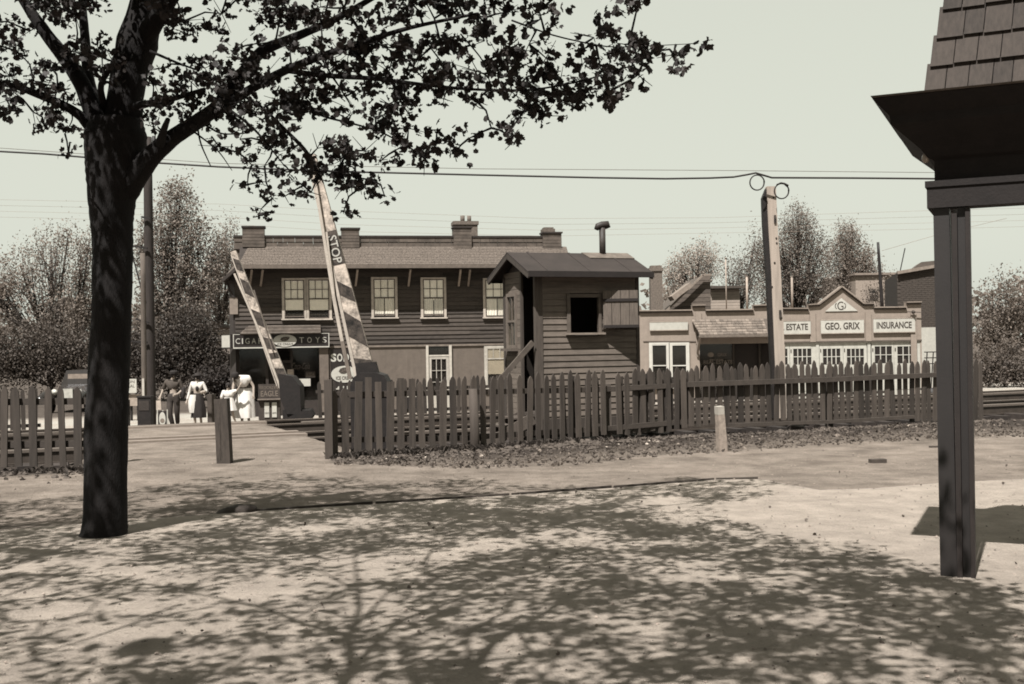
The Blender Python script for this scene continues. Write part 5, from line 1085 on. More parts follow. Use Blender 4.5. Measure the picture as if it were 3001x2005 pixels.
# cornice profile swept round two sides: (offset from wall, z)
zt_ = zbm+.74
def diag(px, py):      # cornice section point that shows at px, py on the mitre of the corner
    best = None
    for o_ in np.linspace(0, .7, 701):
        q = Vector((C0.x, C0.y, 0))+Vector((math.cos(ang), math.sin(ang), 0))*(aL+.02-o_)+Vector((-math.sin(ang), math.cos(ang), 0))*(-o_)
        r_ = ray(px, py); e_ = abs(r_.x/r_.y-q.x/q.y)
        if best is None or e_ < best[0]: best = (e_, o_, EYE+r_.z*q.y/r_.y)
    return best[1], best[2]
tipo, tipz = diag(2556, 289); m1 = diag(2607, 340); m2_ = diag(2609, 364); m3 = diag(2694, 434)
prof = [(0.0, zso-.02),(m3[0]*.5, zso+.005), m3, m2_, m1, (tipo-.01, tipz-.012), (tipo, tipz), (.0, tipz+.02)]
m = MB(); vs = []; n = len(prof)
for cx, cy, fx, fy in ((Lw, 0, 0, -1), (aL+.02, 0, -1, -1), (aL+.02, Dw, -1, 1), (Lw, Dw, 0, 1)):
    for o_, z in prof: vs.append((cx+fx*o_, cy+fy*o_, z))
fs = [(i*n+k, i*n+k+1, (i+1)*n+k+1, (i+1)*n+k) for i in (0, 1, 2) for k in range(n-1)]
m.add(vs, fs); m.build('cornice', dps, ST)
m = MB(); vs = []; pr = [(tipo+.002, tipz+.004),(tipo+.01, tipz+.016),(.0, tipz+.05)]
for cx, cy, fx, fy in ((Lw, 0, 0, -1), (aL+.02, 0, -1, -1), (aL+.02, Dw, -1, 1), (Lw, Dw, 0, 1)):
    for o_, z in pr: vs.append((cx+fx*o_, cy+fy*o_, z))
    
fs = [(i*3+k, i*3+k+1, (i+1)*3+k+1, (i+1)*3+k) for i in (0, 1, 2) for k in range(2)]+[(i*3+2, i*3, (i+1)*3, (i+1)*3+2) for i in (0, 1, 2)]
m.add(vs, fs); m.build('gutter_brim', M('brim_metal', .10, rough=.7, ovar=0), ST)
# mansard: shingles
rs = M('mansard_shingle', .045, var=.35, scale=6, stretch=(8,8,.6), ovar=.25)
zr0 = tipz+.05; lean = .20; sx0_ = SX(2714, 262)[0]
MB().add([(sx0_,-.02,zr0),(Lw,-.02,zr0),(Lw,Dw,zr0),(sx0_,Dw,zr0),(sx0_+lean*1.6,-.02+lean*1.6,zr0+1.6),(Lw,-.02+lean*1.6,zr0+1.6),(Lw,Dw-lean*1.6,zr0+1.6),(sx0_+lean*1.6,Dw-lean*1.6,zr0+1.6)], [(4,5,6,7),(0,1,5,4),(1,2,6,5),(2,3,7,6),(3,0,4,7)]).build('roof_core', dps, ST)
rowh = .19
for i in range(8):
    z = zr0+rowh*i; x = sx0_+lean*rowh*i-.01
    while x < Lw-.1:
        w = random.uniform(.10, .17); j = random.uniform(-.008, .006)
        y0 = -.02+lean*rowh*i-.035; y1 = -.02+lean*(rowh*(i+1))-.008
        MB().add([(x,y0,z+j),(x+w-.006,y0,z+j),(x+w-.006+.02,y1,z+rowh+.02),(x+.02,y1,z+rowh+.02),(x,y0+.025,z+j),(x+w-.006,y0+.025,z+j),(x+w-.006+.02,y1+.006,z+rowh+.02),(x+.02,y1+.006,z+rowh+.02)], [(0,1,2,3),(7,6,5,4),(4,5,1,0),(5,6,2,1),(7,4,0,3)]).build('shingle', rs, ST)
        x += w
# bulb lamp under the cornice
bq = SX(2713, 462); lm = empty('bulb_lamp', ST.matrix_basis @ Vector((bq[0], .0, 0)) if False else (C0.x+bq[0]*math.cos(ang), C0.y+bq[0]*math.sin(ang), bq[1]), ang, 'bare light bulb in a small socket under the depot cornice', 'lamp')
MB().ring([(0,0,-.035,.004,.004),(0,0,-.03,.016,.016),(0,0,-.01,.026,.026),(0,0,.01,.024,.024),(0,0,.03,.014,.014)], 14).build('bulb', M('milky_bulb', .42, rough=.2, ovar=0, bump=0), lm); MB().tube([(0,0,.03),(0,0,.07)], [.016,.02], 10).build('socket', gdark, lm); MB().bar((0,0,.07),(.06,0,.14),.03).build('bracket', gdark, lm)
# small things lying on the dirt
def lump(name, lab, cat, px, py, w, d, h, mat, rz=0, seed=1, z=.03):
    rr = random.Random(seed); p = G(px, py, z); r_ = empty(name, (p.x, p.y, z), rz, lab, cat); m = MB(); vs = []; n = 12
    for zz, k in ((-.02,1.0),(.4,.97),(.75,.75),(.98,.4)):
        for q in range(n): a = 6.283*q/n; k2 = k*(1+.12*rr.uniform(-1,1)); vs.append((w/2*k2*math.cos(a)+(.2*w*zz if zz > 0 else 0), d/2*k2*math.sin(a), h*zz*rr.uniform(.9,1.1)))
    fs = [(i*n+q, i*n+(q+1) % n, (i+1)*n+(q+1) % n, (i+1)*n+q) for i in range(3) for q in range(n)]+[tuple(3*n+q for q in range(n))]
    m.add(vs, fs, True); m.build('stone_body', mat, r_); return r_
lump('rock', 'long dark low rock lying on the edge line right of the trunk base', 'rock', 692, 1503, .36, .16, .075, M('dark_rock', .045, var=.5, scale=12), seed=3)
p = G(2572, 1358); b_ = empty('brick', (p.x, p.y, .0), .15, 'single dark brick lying on the open dirt near the depot', 'brick'); bit('brick_body', M('dark_brick', .06, var=.4), b_, -.1, .1, -.05, .05, -.01, .055); 
p = G(2740, 1313); b_ = empty('wood_scrap', (p.x, p.y, .0), -.1, 'small dark scrap of wood beside the depot corner post', 'scrap'); bit('scrap_body', M('dark_brick', .06), b_, -.08, .08, -.02, .02, 0, .03)
# rough clods along the lower right edge
stones('clods', 260, lambda r_: (lambda t: (G(2000+640*t, 1878-75*t).x+r_.gauss(0,.03), G(2000+640*t, 1878-75*t).y+r_.gauss(0,.05)))(r_.random()), (.008,.028), M('clod_earth', .10, var=.5, ovar=0), seed=11)

eb = empty('edge_shadow_strip', (ep[3].x, ep[3].y, 0), 0, 'thin dark strip drawn as the shadow line between dirt and paved ground', 'edging')
for i in range(3, 8):  # dark bars drawn in place of the shadow behind the pavement edge
    a, b = ep[i], ep[i+1]; q0 = Vector((a.x, a.y+.02, .035)); q1 = Vector((b.x-.03, b.y+.02, .035+.004*(i % 2))); MB().bar(q0-eb.location, q1-eb.location, .02, .04).build('edge_shadow_bar', M('edge_shadow_dark', .05, var=.4), eb)
# ================================================================== trees
def leaf_poly():
    # five-lobed maple leaf, stem at origin, tip along +y, unit length
    return np.array([(0,0,0),(.26,.04,.04),(.52,.24,-.10),(.43,.40,.02),(.50,.64,-.12),(.24,.70,.03),(0,1.0,-.16),(-.24,.70,.03),(-.50,.64,-.12),(-.43,.40,.02),(-.52,.24,-.10),(-.26,.04,.04)])
LP = leaf_poly(); LC = np.array([[0,.35,.06]])
def rand_rot(n, down=.3):
    q = rng.normal(size=(n, 4)); q /= np.linalg.norm(q, axis=1)[:, None]; w, x, y, z = q.T
    return np.stack([np.stack([1-2*(y*y+z*z), 2*(x*y-z*w), 2*(x*z+y*w)], -1), np.stack([2*(x*y+z*w), 1-2*(x*x+z*z), 2*(y*z-x*w)], -1), np.stack([2*(x*z-y*w), 2*(y*z+x*w), 1-2*(x*x+y*y)], -1)], 1)
def leaves_mesh(name, pos, size, mat, parent, base=None, kind='stuff'):
    base = np.vstack([LP, LC]) if base is None else base
    n = len(pos); R = rand_rot(n); k = len(base)
    V = np.einsum('nij,kj->nki', R, base)*np.asarray(size).reshape(-1, 1, 1)+np.asarray(pos)[:, None, :]
    if k == 13: tri = np.array([(12, i, (i+1) % 12) for i in range(12)])
    else: tri = np.array([(0,1,2),(0,2,3)])
    F_ = (tri[None]+(np.arange(n)*k)[:, None, None]).reshape(-1, 3)
    me = bpy.data.meshes.new(name); me.vertices.add(n*k); me.vertices.foreach_set('co', V.astype(np.float32).ravel())
    me.loops.add(len(F_)*3); me.loops.foreach_set('vertex_index', F_.ravel().astype(np.int32)); me.polygons.add(len(F_))
    me.polygons.foreach_set('loop_start', np.arange(0, len(F_)*3, 3, dtype=np.int32)); me.update(calc_edges=True); me.validate()
    me.materials.append(mat); return tag(link(bpy.data.objects.new(name, me), parent), kind=kind)
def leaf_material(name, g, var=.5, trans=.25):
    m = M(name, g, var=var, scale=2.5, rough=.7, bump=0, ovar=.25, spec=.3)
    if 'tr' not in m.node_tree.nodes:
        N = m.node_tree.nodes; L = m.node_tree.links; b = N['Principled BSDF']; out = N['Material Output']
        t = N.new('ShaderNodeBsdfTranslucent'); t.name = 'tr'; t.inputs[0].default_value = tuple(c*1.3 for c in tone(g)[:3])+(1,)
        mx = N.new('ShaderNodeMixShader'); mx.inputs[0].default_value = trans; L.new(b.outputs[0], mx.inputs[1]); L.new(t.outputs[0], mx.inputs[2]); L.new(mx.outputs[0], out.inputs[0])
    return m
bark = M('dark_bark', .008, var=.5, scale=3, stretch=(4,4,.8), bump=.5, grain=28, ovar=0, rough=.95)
TB = G(307, 1572, .03); tree = empty('shade_tree', (TB.x, 9.4, 0), 0, 'big dark foreground tree with spreading leafy limbs filling the upper left', 'tree')
TY = 9.4; nodes = []      # (pos, radius)
def W(px, py, Y): return P(px, py, Y)
def limb(pts, name='branch', jit=.03, n=14):
    """pts: px, py, Y, width in px"""
    w = []; r = []
    for i in range(len(pts)-1):
        a, b = pts[i], pts[i+1]; k = 5
        for j in range(k):
            t = j/k; q = [a[m_]+(b[m_]-a[m_])*t for m_ in range(4)]; w.append(W(q[0], q[1], q[2])); r.append(q[3]/2/FPX*q[2])
    q = pts[-1]; w.append(W(*q[:3])); r.append(q[3]/2/FPX*q[2])
    # smooth
    for _ in range(3): w = [w[0]]+[(w[i-1]+w[i]*2+w[i+1])/4 for i in range(1, len(w)-1)]+[w[-1]]
    for p_, r_ in zip(w, r): nodes.append((p_.copy(), r_))
    m = MB().tube([p_-tree.location for p_ in w], r, n, jit=jit); return m.build(name, bark, tree)
y_ = TY
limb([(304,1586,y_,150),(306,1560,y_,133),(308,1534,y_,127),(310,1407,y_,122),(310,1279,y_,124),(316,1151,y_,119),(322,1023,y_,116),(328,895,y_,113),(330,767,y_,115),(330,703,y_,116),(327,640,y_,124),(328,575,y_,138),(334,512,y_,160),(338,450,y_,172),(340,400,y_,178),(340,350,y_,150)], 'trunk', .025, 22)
limb([(362,560,y_,90),(392,520,y_-.05,78),(440,460,y_-.1,60),(502,405,y_-.15,50),(569,363,y_-.2,44),(636,318,y_-.3,42),(680,255,y_-.3,36),(725,195,y_-.3,33),(770,145,y_-.3,34),(850,115,y_-.35,26),(980,60,y_-.4,20),(1150,-40,y_-.6,14)])
limb([(636,323,y_-.25,36),(740,258,y_-.5,26),(837,205,y_-.8,24),(926,170,y_-1,22),(1037,132,y_-1.2,18),(1200,80,y_-1.5,12),(1400,40,y_-1.8,8)])
limb([(837,207,y_-.8,15),(950,222,y_-1,15),(1100,230,y_-1.3,13),(1234,248,y_-1.5,11),(1375,263,y_-1.7,8),(1562,266,y_-2,6),(1720,235,y_-2.1,5),(1860,190,y_-2.2,4)])
limb([(350,470,y_+.1,110),(360,368,y_+.1,108),(368,279,y_+.1,104),(380,212,y_+.1,104),(402,127,y_+.1,118),(430,20,y_+.1,95),(450,-120,y_+.1,80)])
limb([(410,130,y_+.1,70),(480,20,y_-.2,50),(560,-90,y_-.5,40)])
limb([(310,420,y_,80),(280,350,y_,58),(247,256,y_,48),(200,180,y_,44),(150,120,y_,38),(80,20,y_,30),(20,-80,y_,24)])
limb([(290,340,y_+.15,40),(268,270,y_+.2,34),(256,212,y_+.25,32),(250,120,y_+.3,28),(240,0,y_+.4,22)])
limb([(278,385,y_,44),(240,342,y_-.05,30),(200,315,y_-.1,26),(127,282,y_-.2,24),(40,250,y_-.3,18),(-60,235,y_-.4,12)])
limb([(385,315,y_-.1,26),(430,304,y_-.2,20),(502,292,y_-.3,16),(600,262,y_-.4,12)])
limb([(310,330,y_+.1,22),(290,250,y_-.2,18),(330,190,y_-.3,14),(345,140,y_-.3,12)])
limb([(470,420,y_-.2,30),(480,380,y_-.4,20),(492,350,y_-.5,14)])
for tw in ([(662,314,9),(747,377,7),(832,484,3)], [(837,279,8),(939,341,7),(1037,363,6),(1117,386,5),(1211,437,4),(1253,475,3)], [(716,283,9),(770,314,8),(823,368,10),(895,439,12),(926,493,10),(948,537,4)], [(578,368,6),(587,421,5),(618,488,3)], [(604,368,6),(649,395,5),(725,390,4)], [(620,400,5),(649,440,4),(693,445,3)], [(440,150,9),(520,185,7),(582,207,5)], [(939,167,6),(985,240,5),(1029,310,4)], [(1253,128,5),(1300,190,4),(1328,240,4)], [(560,380,6),(640,440,4),(680,500,2)], [(700,250,6),(720,300,6),(722,330,4)], [(939,500,6),(975,503,5),(1020,505,4),(1040,500,3)], [(1060,100,5),(1200,180,4)], [(1500,60,6),(1620,105,5),(1780,140,4),(1900,135,3),(2035,128,2)], [(1350,100,5),(1420,180,4),(1440,260,3)],[(160,300,5),(150,340,4),(128,385,3)],[(205,318,5),(215,350,4),(190,392,3)]):
    Yt = lambda px: y_-.3-max(0, (px-500))/1500*2.1
    limb([(a, b, Yt(a), c) for a, b, c in tw], 'branch', .02, 8)
CL = """1060 180 60 60,1140 210 60 50,1230 170 60 40,1200 120 80 30,1330 160 50 60,1400 210 60 50,1330 240 60 35,1500 150 50 35,1480 200 50 50,1540 230 60 45,1600 170 35 50,1640 250 70 45,1700 280 50 30,1570 300 60 40,1680 300 40 15,1760 200 45 60,1800 260 40 50,1780 290 30 30,1850 180 50 55,1870 220 35 35,1930 150 60 30,1975 160 35 28,2040 128 20 12,1540 320 50 25,1600 340 45 15,1440 375 22 12,1487 395 14 28,1500 420 14 20,1375 405 25 15,1337 442 20 12,1140 306 20 12,1170 290 40 30,1187 283 30 20,1155 325 25 15,1201 339 30 12,1094 334 30 30,1028 339 35 30,1117 381 40 25,1197 376 50 12,1281 381 28 18,1164 405 40 30,1281 419 38 20,1225 451 36 32,1028 447 30 20,1070 442 30 20,1117 470 30 12,1010 465 30 30,1244 475 20 20,1160 440 12 30,1014 536 30 40,1056 550 30 25,1094 569 25 20,1127 574 16 10,1085 527 20 12,1007 620 12 8,738 484 25 10,775 486 25 10,725 541 30 8,770 533 20 10,765 613 25 14,797 582 20 15,835 575 15 12,912 564 28 14,865 530 20 10,850 502 50 12,912 493 40 25,940 528 30 20,1028 537 30 30,1002 620 12 8,649 430 40 12,690 445 20 10,703 408 30 12,770 412 60 15,823 452 15 12,800 421 50 15,860 435 30 12,814 336 50 30,770 350 50 30,881 350 60 30,837 300 50 25,912 323 40 20,930 435 40 35,993 439 30 30,1037 470 30 25,725 377 30 20,600 200 60 50,560 240 50 40,520 280 50 40,640 260 60 50,700 220 60 50,760 240 60 40,620 320 60 35,700 300 60 30,540 330 50 30,480 300 40 30,450 240 15 30,480 200 25 10,570 180 30 20,680 150 30 20,740 130 30 15,850 140 30 25,900 160 50 30,960 210 60 40,900 220 60 30,1000 160 60 50,880 280 40 30,920 260 50 20,960 290 30 20,900 300 30 12,980 250 40 20,1050 260 40 20,150 200 30 60,220 150 40 30,170 260 40 25,240 160 30 30,300 140 40 20,320 230 30 25,200 290 30 15,160 340 20 20,210 380 25 10,170 360 20 15,140 250 20 30,200 450 10 8,207 418 8 8,130 370 12 20,330 180 25 40,300 200 20 30,1290 120 40 20,1420 120 50 20,1150 140 50 30,1080 130 50 20,1300 290 30 12,1440 290 40 15,1500 270 40 25,1250 240 40 20,430 340 20 20,450 375 18 14,1400 300 30 12,1550 130 60 20,1700 150 25 40,1740 110 50 20,1830 130 60 20"""
clusters = []
def Yc(px): return y_-.3-max(0, (px-500))/1500*2.1
for c in CL.split(','):
    a, b, c_, d = map(float, c.split()); Y = Yc(a)+rng.normal()*.15; p = W(a, b, Y); clusters.append((p, c_/FPX*Y, d/FPX*Y, True))
# growth continuing above the top of the frame
for _ in range(70):
    px = rng.uniform(-150, 1950); py = rng.uniform(-150, 75); Y = Yc(px)+rng.normal()*.3; p = W(px, py, Y); clusters.append((p, rng.uniform(30, 60)/FPX*Y, rng.uniform(22, 45)/FPX*Y, True))
for _ in range(26):
    px = rng.uniform(-160, 120); py = rng.uniform(60, 330); Y = Yc(px)+rng.normal()*.3; p = W(px, py, Y); clusters.append((p, rng.uniform(22, 45)/FPX*Y, rng.uniform(20, 35)/FPX*Y, True))
# the crown overhead and towards the camera; only seen by its shade on the ground
def inside_poly(x, y, poly):
    c = False; j = len(poly)-1
    for i in range(len(poly)):
        xi, yi = poly[i]; xj, yj = poly[j]
        if ((yi > y) != (yj > y)) and (x < (xj-xi)*(y-yi)/(yj-yi)+xi): c = not c
        j = i
    return c
SHP = [(-200,1480),(130,1470),(380,1440),(620,1400),(830,1372),(1020,1395),(1100,1420),(1300,1405),(1500,1420),(1700,1435),(2050,1398),(2280,1430),(2150,1495),(1900,1545),(2000,1570),(2300,1590),(2550,1640),(2700,1690),(2950,1740),(3100,2100),(-200,2100)]
tries = 0; overhead = []
while len(overhead) < 1050 and tries < 60000:
    tries += 1
    x = rng.uniform(-8.5, 6.0); y = rng.uniform(-1.0, 12); z = rng.uniform(3.7, 5.9)
    if z < EYE+y*.345+.25: continue
    gx, gy = x+KX*z, y+KY*z
    if gy < 5: continue
    r_ = Vector((gx, gy, -EYE)); u = r_.dot(Rt)/r_.dot(Fw); v = r_.dot(Up)/r_.dot(Fw); px = 1500.5+u*FPX; py = 1002.5-v*FPX
    if not inside_poly(px, py, SHP): continue
    if py > 1640 and px < 1200 and rng.random() < .7: continue
    if hnoise(gx*1.1+3, gy*1.3+1) > .42: continue
    if any((Vector((x, y, z))-q).length < .16 for q in overhead): continue
    overhead.append(Vector((x, y, z)))
for q in overhead: clusters.append((q, rng.uniform(.14, .28), rng.uniform(.07, .12), False))
# twig graph: each cluster joins the nearest thing already grown
grown = [(p, r) for p, r in nodes if r < .10 and p.z > 2.5]
# bare heavier limbs overhead (their shadows cross the foreground)
def limb3(pts, radii):
    w = []; r = []
    for i in range(len(pts)-1):
        for j in range(6): t = j/6; w.append(Vector(pts[i]).lerp(Vector(pts[i+1]), t)); r.append(radii[i]+(radii[i+1]-radii[i])*t)
    w.append(Vector(pts[-1])); r.append(radii[-1])
    for _ in range(2): w = [w[0]]+[(w[i-1]+w[i]*2+w[i+1])/4 for i in range(1, len(w)-1)]+[w[-1]]
    MB().tube([p-tree.location for p in w], r, 10, jit=.03).build('branch', bark, tree); grown.extend(zip(w, r))

tree2 = empty('shade_tree', (-1.9, -2.6, 0), 0, 'tree behind the viewer whose overhanging limbs throw branch shadows across the bottom foreground, with an added crown blocking sky light', 'tree')
_t = tree; 
def Sh(px, py, z): q = G(px, py); return (q.x-KX*z, q.y-KY*z, z)
tree = tree2
limb3([(-1.9,-2.6,-.1), (-1.9,-2.5,1.8), (-1.9,-2.2,3.2)], [.17,.15,.13])
f0 = Sh(1040, 1985, 4.6)
limb3([(-1.9,-2.2,3.2), (-2.0,-.5,4.0), f0], [.12,.06,.035])
limb3([f0, Sh(1030,1880,4.7), Sh(900,1850,4.8), Sh(800,1805,4.8), Sh(650,1770,4.9), Sh(520,1750,5.0)], [.03,.027,.022,.018,.013,.008])
limb3([Sh(1030,1890,4.7), Sh(1062,1800,4.8), Sh(1050,1700,4.9), Sh(1040,1600,5)], [.024,.018,.012,.007])
limb3([Sh(1055,1850,4.7), Sh(1110,1790,4.8), Sh(1160,1730,4.9), Sh(1180,1690,5)], [.016,.013,.01,.006])
limb3([f0, Sh(1160,1845,4.7), Sh(1300,1790,4.8), Sh(1480,1730,4.9), Sh(1620,1690,5)], [.026,.022,.018,.012,.007])
f1 = Sh(1390, 1990, 4.5)
limb3([(-1.9,-2.2,3.2), (-1.0,-.2,4.0), f1], [.10,.05,.035])
limb3([f1, Sh(1450,1900,4.6), Sh(1560,1840,4.7), Sh(1640,1790,4.8), Sh(1720,1740,4.9), Sh(1850,1690,5)], [.032,.03,.026,.02,.014,.008])
limb3([f1, Sh(1370,1880,4.6), Sh(1500,1800,4.7), Sh(1530,1740,4.8)], [.02,.014,.01,.006])
limb3([Sh(1640,1790,4.8), Sh(1900,1760,4.9), Sh(2200,1740,5)], [.016,.012,.006])
tree = _t
_bp = []  # unseen crown behind the camera, added to keep sky light off the foreground
for _ in range(170):
    q = np.array([rng.uniform(-11, 9), rng.uniform(-11, 0.6), rng.uniform(5.0, 9.5)])
    if q[1]+KY*q[2] > 4.6: continue
    _bp.append(q[None]+rng.normal(size=(26, 3))*np.array([.55, .55, .35]))
_bp = np.vstack(_bp)-np.array(tuple(tree2.location))
SKY_BLOCKER = (_bp,)
gp = np.array([tuple(p) for p, r in grown]); order = sorted(range(len(clusters)), key=lambda i: min((clusters[i][0]-Vector(q)).length for q in gp[::7]))
twm = MB(); twb = []
for i in order:
    c, rx, rz, vis = clusters[i]; d = np.linalg.norm(gp-np.array(c), axis=1); j = int(d.argmin()); a = Vector(gp[j]); L_ = d[j]
    if L_ > .05:
        mid = (a+c)/2+Vector((rng.normal()*.04, rng.normal()*.04, .04+rng.normal()*.03))*min(1, L_*1.5)
        twm.tube([a-tree.location, mid-tree.location, c-tree.location], [.009, .007, .004] if vis else [.016, .012, .007], 5)
        gp = np.vstack([gp, [tuple(mid)], [tuple(c)]])
    for _ in range(3 if vis else 4):
        e = c+Vector((rng.normal()*rx*.8, rng.normal()*rx*.5, rng.normal()*rz*.8)); twm.tube([c-tree.location, e-tree.location], [.0035, .002], 4)
tag(twm.build('twigs', bark, tree), kind='stuff')
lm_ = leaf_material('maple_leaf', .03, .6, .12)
big = []; allp = []; alls = []
for c, rx, rz, vis in clusters:
    A_ = rx*rz*math.pi; n = int(A_/.0019*(2.5 if vis else .58))+5; n = min(n, 170)
    sub = [(c+Vector((rng.uniform(-1,1)*rx, rng.normal()*.10, rng.uniform(-1,1)*rz))) for _ in range(max(2, n//(9 if vis else 3)))]
    for k in range(n):
        s_ = sub[k % len(sub)]; a = rng.uniform(0, 6.28); rr = abs(rng.normal())*(.034 if vis else .06)+.004
        q = (s_.x+math.cos(a)*rr*1.5, s_.y+rng.normal()*.05, s_.z+math.sin(a)*rr*.8)
        sz = rng.uniform(.032, .066) if vis else rng.uniform(.05, .085)
        if vis: u = Vector(q)-Vector((0,0,EYE)); in_v = u.z/u.y < .30
        if vis and in_v and sz > .056: big.append((q, sz))
        else: allp.append(q); alls.append(sz)
rng.shuffle(big); big = [(np.array(q), s) for q, s in big]; big.sort(key=lambda t: -t[1]/t[0][1])
tl = np.array(tuple(tree.location))
lmsh = []
for v in range(5):
    b_ = np.vstack([LP, LC]).copy(); b_[:, 2] += rng.normal(size=13)*.05; b_[:, 0] *= rng.uniform(.8, 1.1)
    me = bpy.data.meshes.new('leaf'); me.from_pydata(b_.tolist(), [], [(12, i, (i+1) % 12) for i in range(12)]); me.materials.append(lm_); lmsh.append(me)
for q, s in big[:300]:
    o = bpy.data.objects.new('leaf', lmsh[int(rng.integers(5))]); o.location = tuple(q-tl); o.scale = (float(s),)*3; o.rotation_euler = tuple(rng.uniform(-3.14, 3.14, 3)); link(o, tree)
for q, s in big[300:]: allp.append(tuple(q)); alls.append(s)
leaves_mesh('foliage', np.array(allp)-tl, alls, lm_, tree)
leaves_mesh('foliage', SKY_BLOCKER[0], rng.uniform(.22, .36, len(SKY_BLOCKER[0])), lm_, tree2)  # added leaf mass, only there to dim the sky fill
print('leaves', len(allp), 'clusters', len(clusters), 'overhead', len(overhead))
# ------------------------------------------------------------------ background trees
QUAD = np.array([(-.28,0,0),(.28,.15,.04),(.2,1,0),(-.3,.8,-.05)])
def bgtree(name, lab, Y, base, blobs, n, size, g, trunk_r=.18, clump=26, group='trees beyond the tracks', cat='tree', up=.0, spread=.5):
    b = P(base[0], base[1], Y); b.z = -1.0; r = empty(name, b, 0, lab, cat, group); mat = leaf_material('foliage_%02d' % int(g*100), g, .6, .3); bk = M('far_bark', .05, var=.4, ovar=0)
    tot = sum(rx*ry for _, _, rx, ry in blobs); pts = []; m = MB(); m2 = MB()
    cen = P(blobs[0][0], blobs[0][1], Y); first = b+Vector((0,0,(cen.z-b.z)*.35)); first.x += (cen.x-b.x)*.2
    m.tube([(0,0,0), first-b], [trunk_r, trunk_r*.8], 8, jit=.05); m.build('trunk', bk, r)
    for cx, cy, rx, ry in blobs:
        c = P(cx, cy, Y); wx = rx/FPX*Y; wz = ry/FPX*Y; k = max(3, int(n*rx*ry/tot/clump))
        a0 = first; m2.tube([a0-b, (a0+c)/2+Vector((0,0,-.2))-b, c+Vector((0,0,wz*.3))-b], [trunk_r*.6, trunk_r*.35, trunk_r*.12], 6)
        for _ in range(k):
            while True:
                v = rng.uniform(-1, 1, 3)
                if v@v < 1: break
            q = np.array(c)+v*np.array([wx, wx*.8, wz]); e = Vector(q)
            if rng.random() < .3:
                st_ = first.lerp(c, rng.uniform(.2, .9)); m2.tube([st_-b, (st_+e)/2+Vector((0,0,-.1))-b, e+Vector((0,0,size*2))-b], [.035, .02, .01], 3)
            kk = clump; off = rng.normal(size=(kk, 3))*np.array([.6, .6, 1.1])*spread*(.7+.6*rng.random()); off[:, 0] += off[:, 2]*up
            pts.append(q[None]+off)
    m2.build('limbs', bk, r)
    pts = np.vstack(pts)-np.array(tuple(b)); leaves_mesh('crown', pts, rng.uniform(.6, 1.4, len(pts))*size, mat, r, base=QUAD); return r
bgtree('elm_tree', 'tallest leafy tree in the left background, right of the utility pole', 60, (500,1150), [(520,600,60,75),(470,690,65,80),(570,690,62,70),(500,800,80,80),(600,800,70,60),(640,740,40,60),(540,900,80,60),(420,760,30,90),(450,900,50,80)], 21000, .10, .18, clump=24, spread=.30)
bgtree('slender_tree', 'thin pale tree just left of the store roof corner', 64, (640,1130), [(675,700,32,50),(640,770,45,50),(680,790,30,40),(620,860,60,60),(650,930,45,50)], 5600, .085, .26, .1, clump=18, spread=.38)
bgtree('feathery_tree', 'feathery tree at the left edge of the scene behind the fence', 56, (150,1130), [(150,740,55,75),(200,700,20,40),(120,860,60,80),(190,900,60,80),(60,800,60,80),(0,860,60,90),(-80,820,60,80)], 11000, .09, .24, .22, clump=22, spread=.34, up=.3)
bgtree('feathery_tree', 'feathery tree immediately left of the big trunk in the distance', 58, (210,1130), [(240,760,35,75),(262,720,20,40),(230,860,50,70),(260,930,50,70)], 5500, .09, .24, .16, clump=22, spread=.34, up=.3)
bgtree('dark_shrub', 'dense dark bushes beyond the tracks under the feathery trees', 54, (150,1160), [(140,1030,90,70),(230,1040,70,60),(40,1040,80,70),(-60,1040,70,70)], 22000, .10, .10, .1, clump=40, group='dark bushes across the street', cat='bush')
bgtree('dark_shrub', 'dense dark bush mass behind the walking man and the utility pole', 55, (500,1160), [(480,1040,90,75),(560,1010,70,85),(400,1050,40,70),(620,1060,50,50)], 30000, .10, .075, .1, clump=36, group='dark bushes across the street', cat='bush')
bgtree('hedge_bush', 'low dark hedge behind the child and the women', 48, (640,1160), [(620,1120,60,25),(680,1115,50,22)], 5000, .10, .035, .06, clump=30, group='dark bushes across the street', cat='bush', spread=.25)
bgtree('windblown_tree', 'pale windblown tree behind the chimney right of the booth', 84, (2010,930), [(2050,760,50,45),(2010,800,45,60),(2080,790,28,40),(1960,800,22,50),(2000,860,50,45)], 9000, .10, .34, .15, clump=22, spread=.4, up=.5)
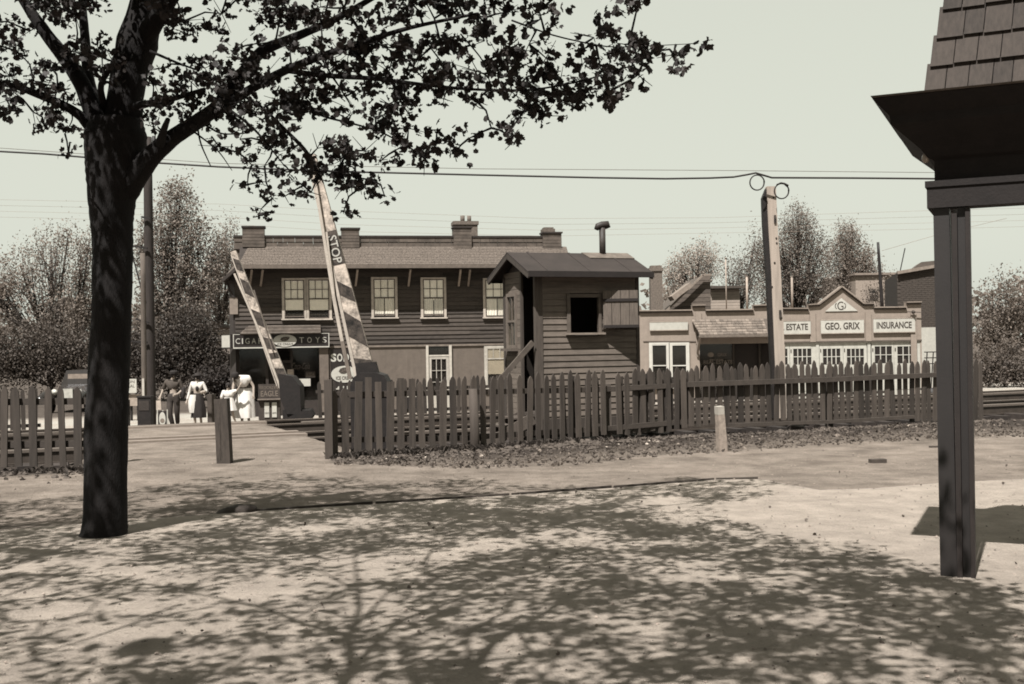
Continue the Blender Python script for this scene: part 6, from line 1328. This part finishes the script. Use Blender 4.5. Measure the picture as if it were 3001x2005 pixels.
bgtree('budding_tree', 'tall budding tree right behind the tall timber post', 72, (2330,950), [(2340,660,52,60),(2290,720,60,60),(2380,730,50,60),(2330,800,80,70),(2400,840,50,50),(2230,760,35,60),(2260,850,60,50)], 20000, .09, .18, .22, clump=22, spread=.34)
bgtree('budding_tree', 'rounder paler tree left of the dark pole above the gabled parapet', 80, (2480,950), [(2480,700,45,45),(2470,770,60,50),(2530,770,45,50),(2560,820,30,40),(2470,850,60,40)], 14000, .10, .28, .2, clump=24, spread=.34)
bgtree('budding_tree', 'small budding tree with a leaning trunk above the office pent roof', 68, (2150,920), [(2150,800,45,35),(2195,790,35,45),(2180,860,45,40),(2215,700,12,30)], 3600, .085, .19, .14, clump=16, spread=.45)
bgtree('thin_sapling', 'thin sapling branches in front of the pale far house', 70, (2600,930), [(2600,850,28,45),(2560,870,30,35),(2625,860,14,40)], 1800, .085, .2, .05, clump=14, spread=.4)

bgtree('street_tree', 'broad tree beyond the far right end of the fence behind the depot', 62, (2960,1130), [(2960,880,90,80),(3060,940,90,70),(2900,960,60,60),(3150,860,90,90)], 12000, .11, .16, .2, clump=24, spread=.36)
bgtree('street_tree', 'dark low bushes beyond the far right end of the fence', 56, (2950,1160), [(2900,1080,70,60),(3020,1080,80,60),(3140,1070,70,60)], 9000, .11, .09, .1, clump=36, group='dark bushes across the street', cat='bush')
# distant tree line closing the horizon
pp = []
for _ in range(900):
    a_ = rng.uniform(-.62, .62); d_ = rng.uniform(150, 190); x0 = math.sin(a_)*d_; y0 = math.cos(a_)*d_; h_ = 4+5*abs(math.sin(a_*31)+.5*math.sin(a_*77)); pp.append(np.array([x0, y0, 0])+rng.normal(size=(26, 3))*np.array([1.4, 1.4, .8])+np.array([0, 0, rng.uniform(-.5, h_)]))
pp = np.vstack(pp); o = leaves_mesh('distant_woods', pp, rng.uniform(.6, 1.2, len(pp)), leaf_material('foliage_far', .22, .5, .3), None, base=QUAD)
litter = [(rng.uniform(-7, 9), rng.uniform(5, 16)) for _ in range(260)]
leaves_mesh('leaf_litter', np.array([(a, b, float(gz(a, b))+.05 if b < np.interp(a, aex, aey) else float(gz(a, b))+.008) for a, b in litter]), rng.uniform(.012, .035, 260), M('dead_leaf', .10, ovar=0, bump=0), None)
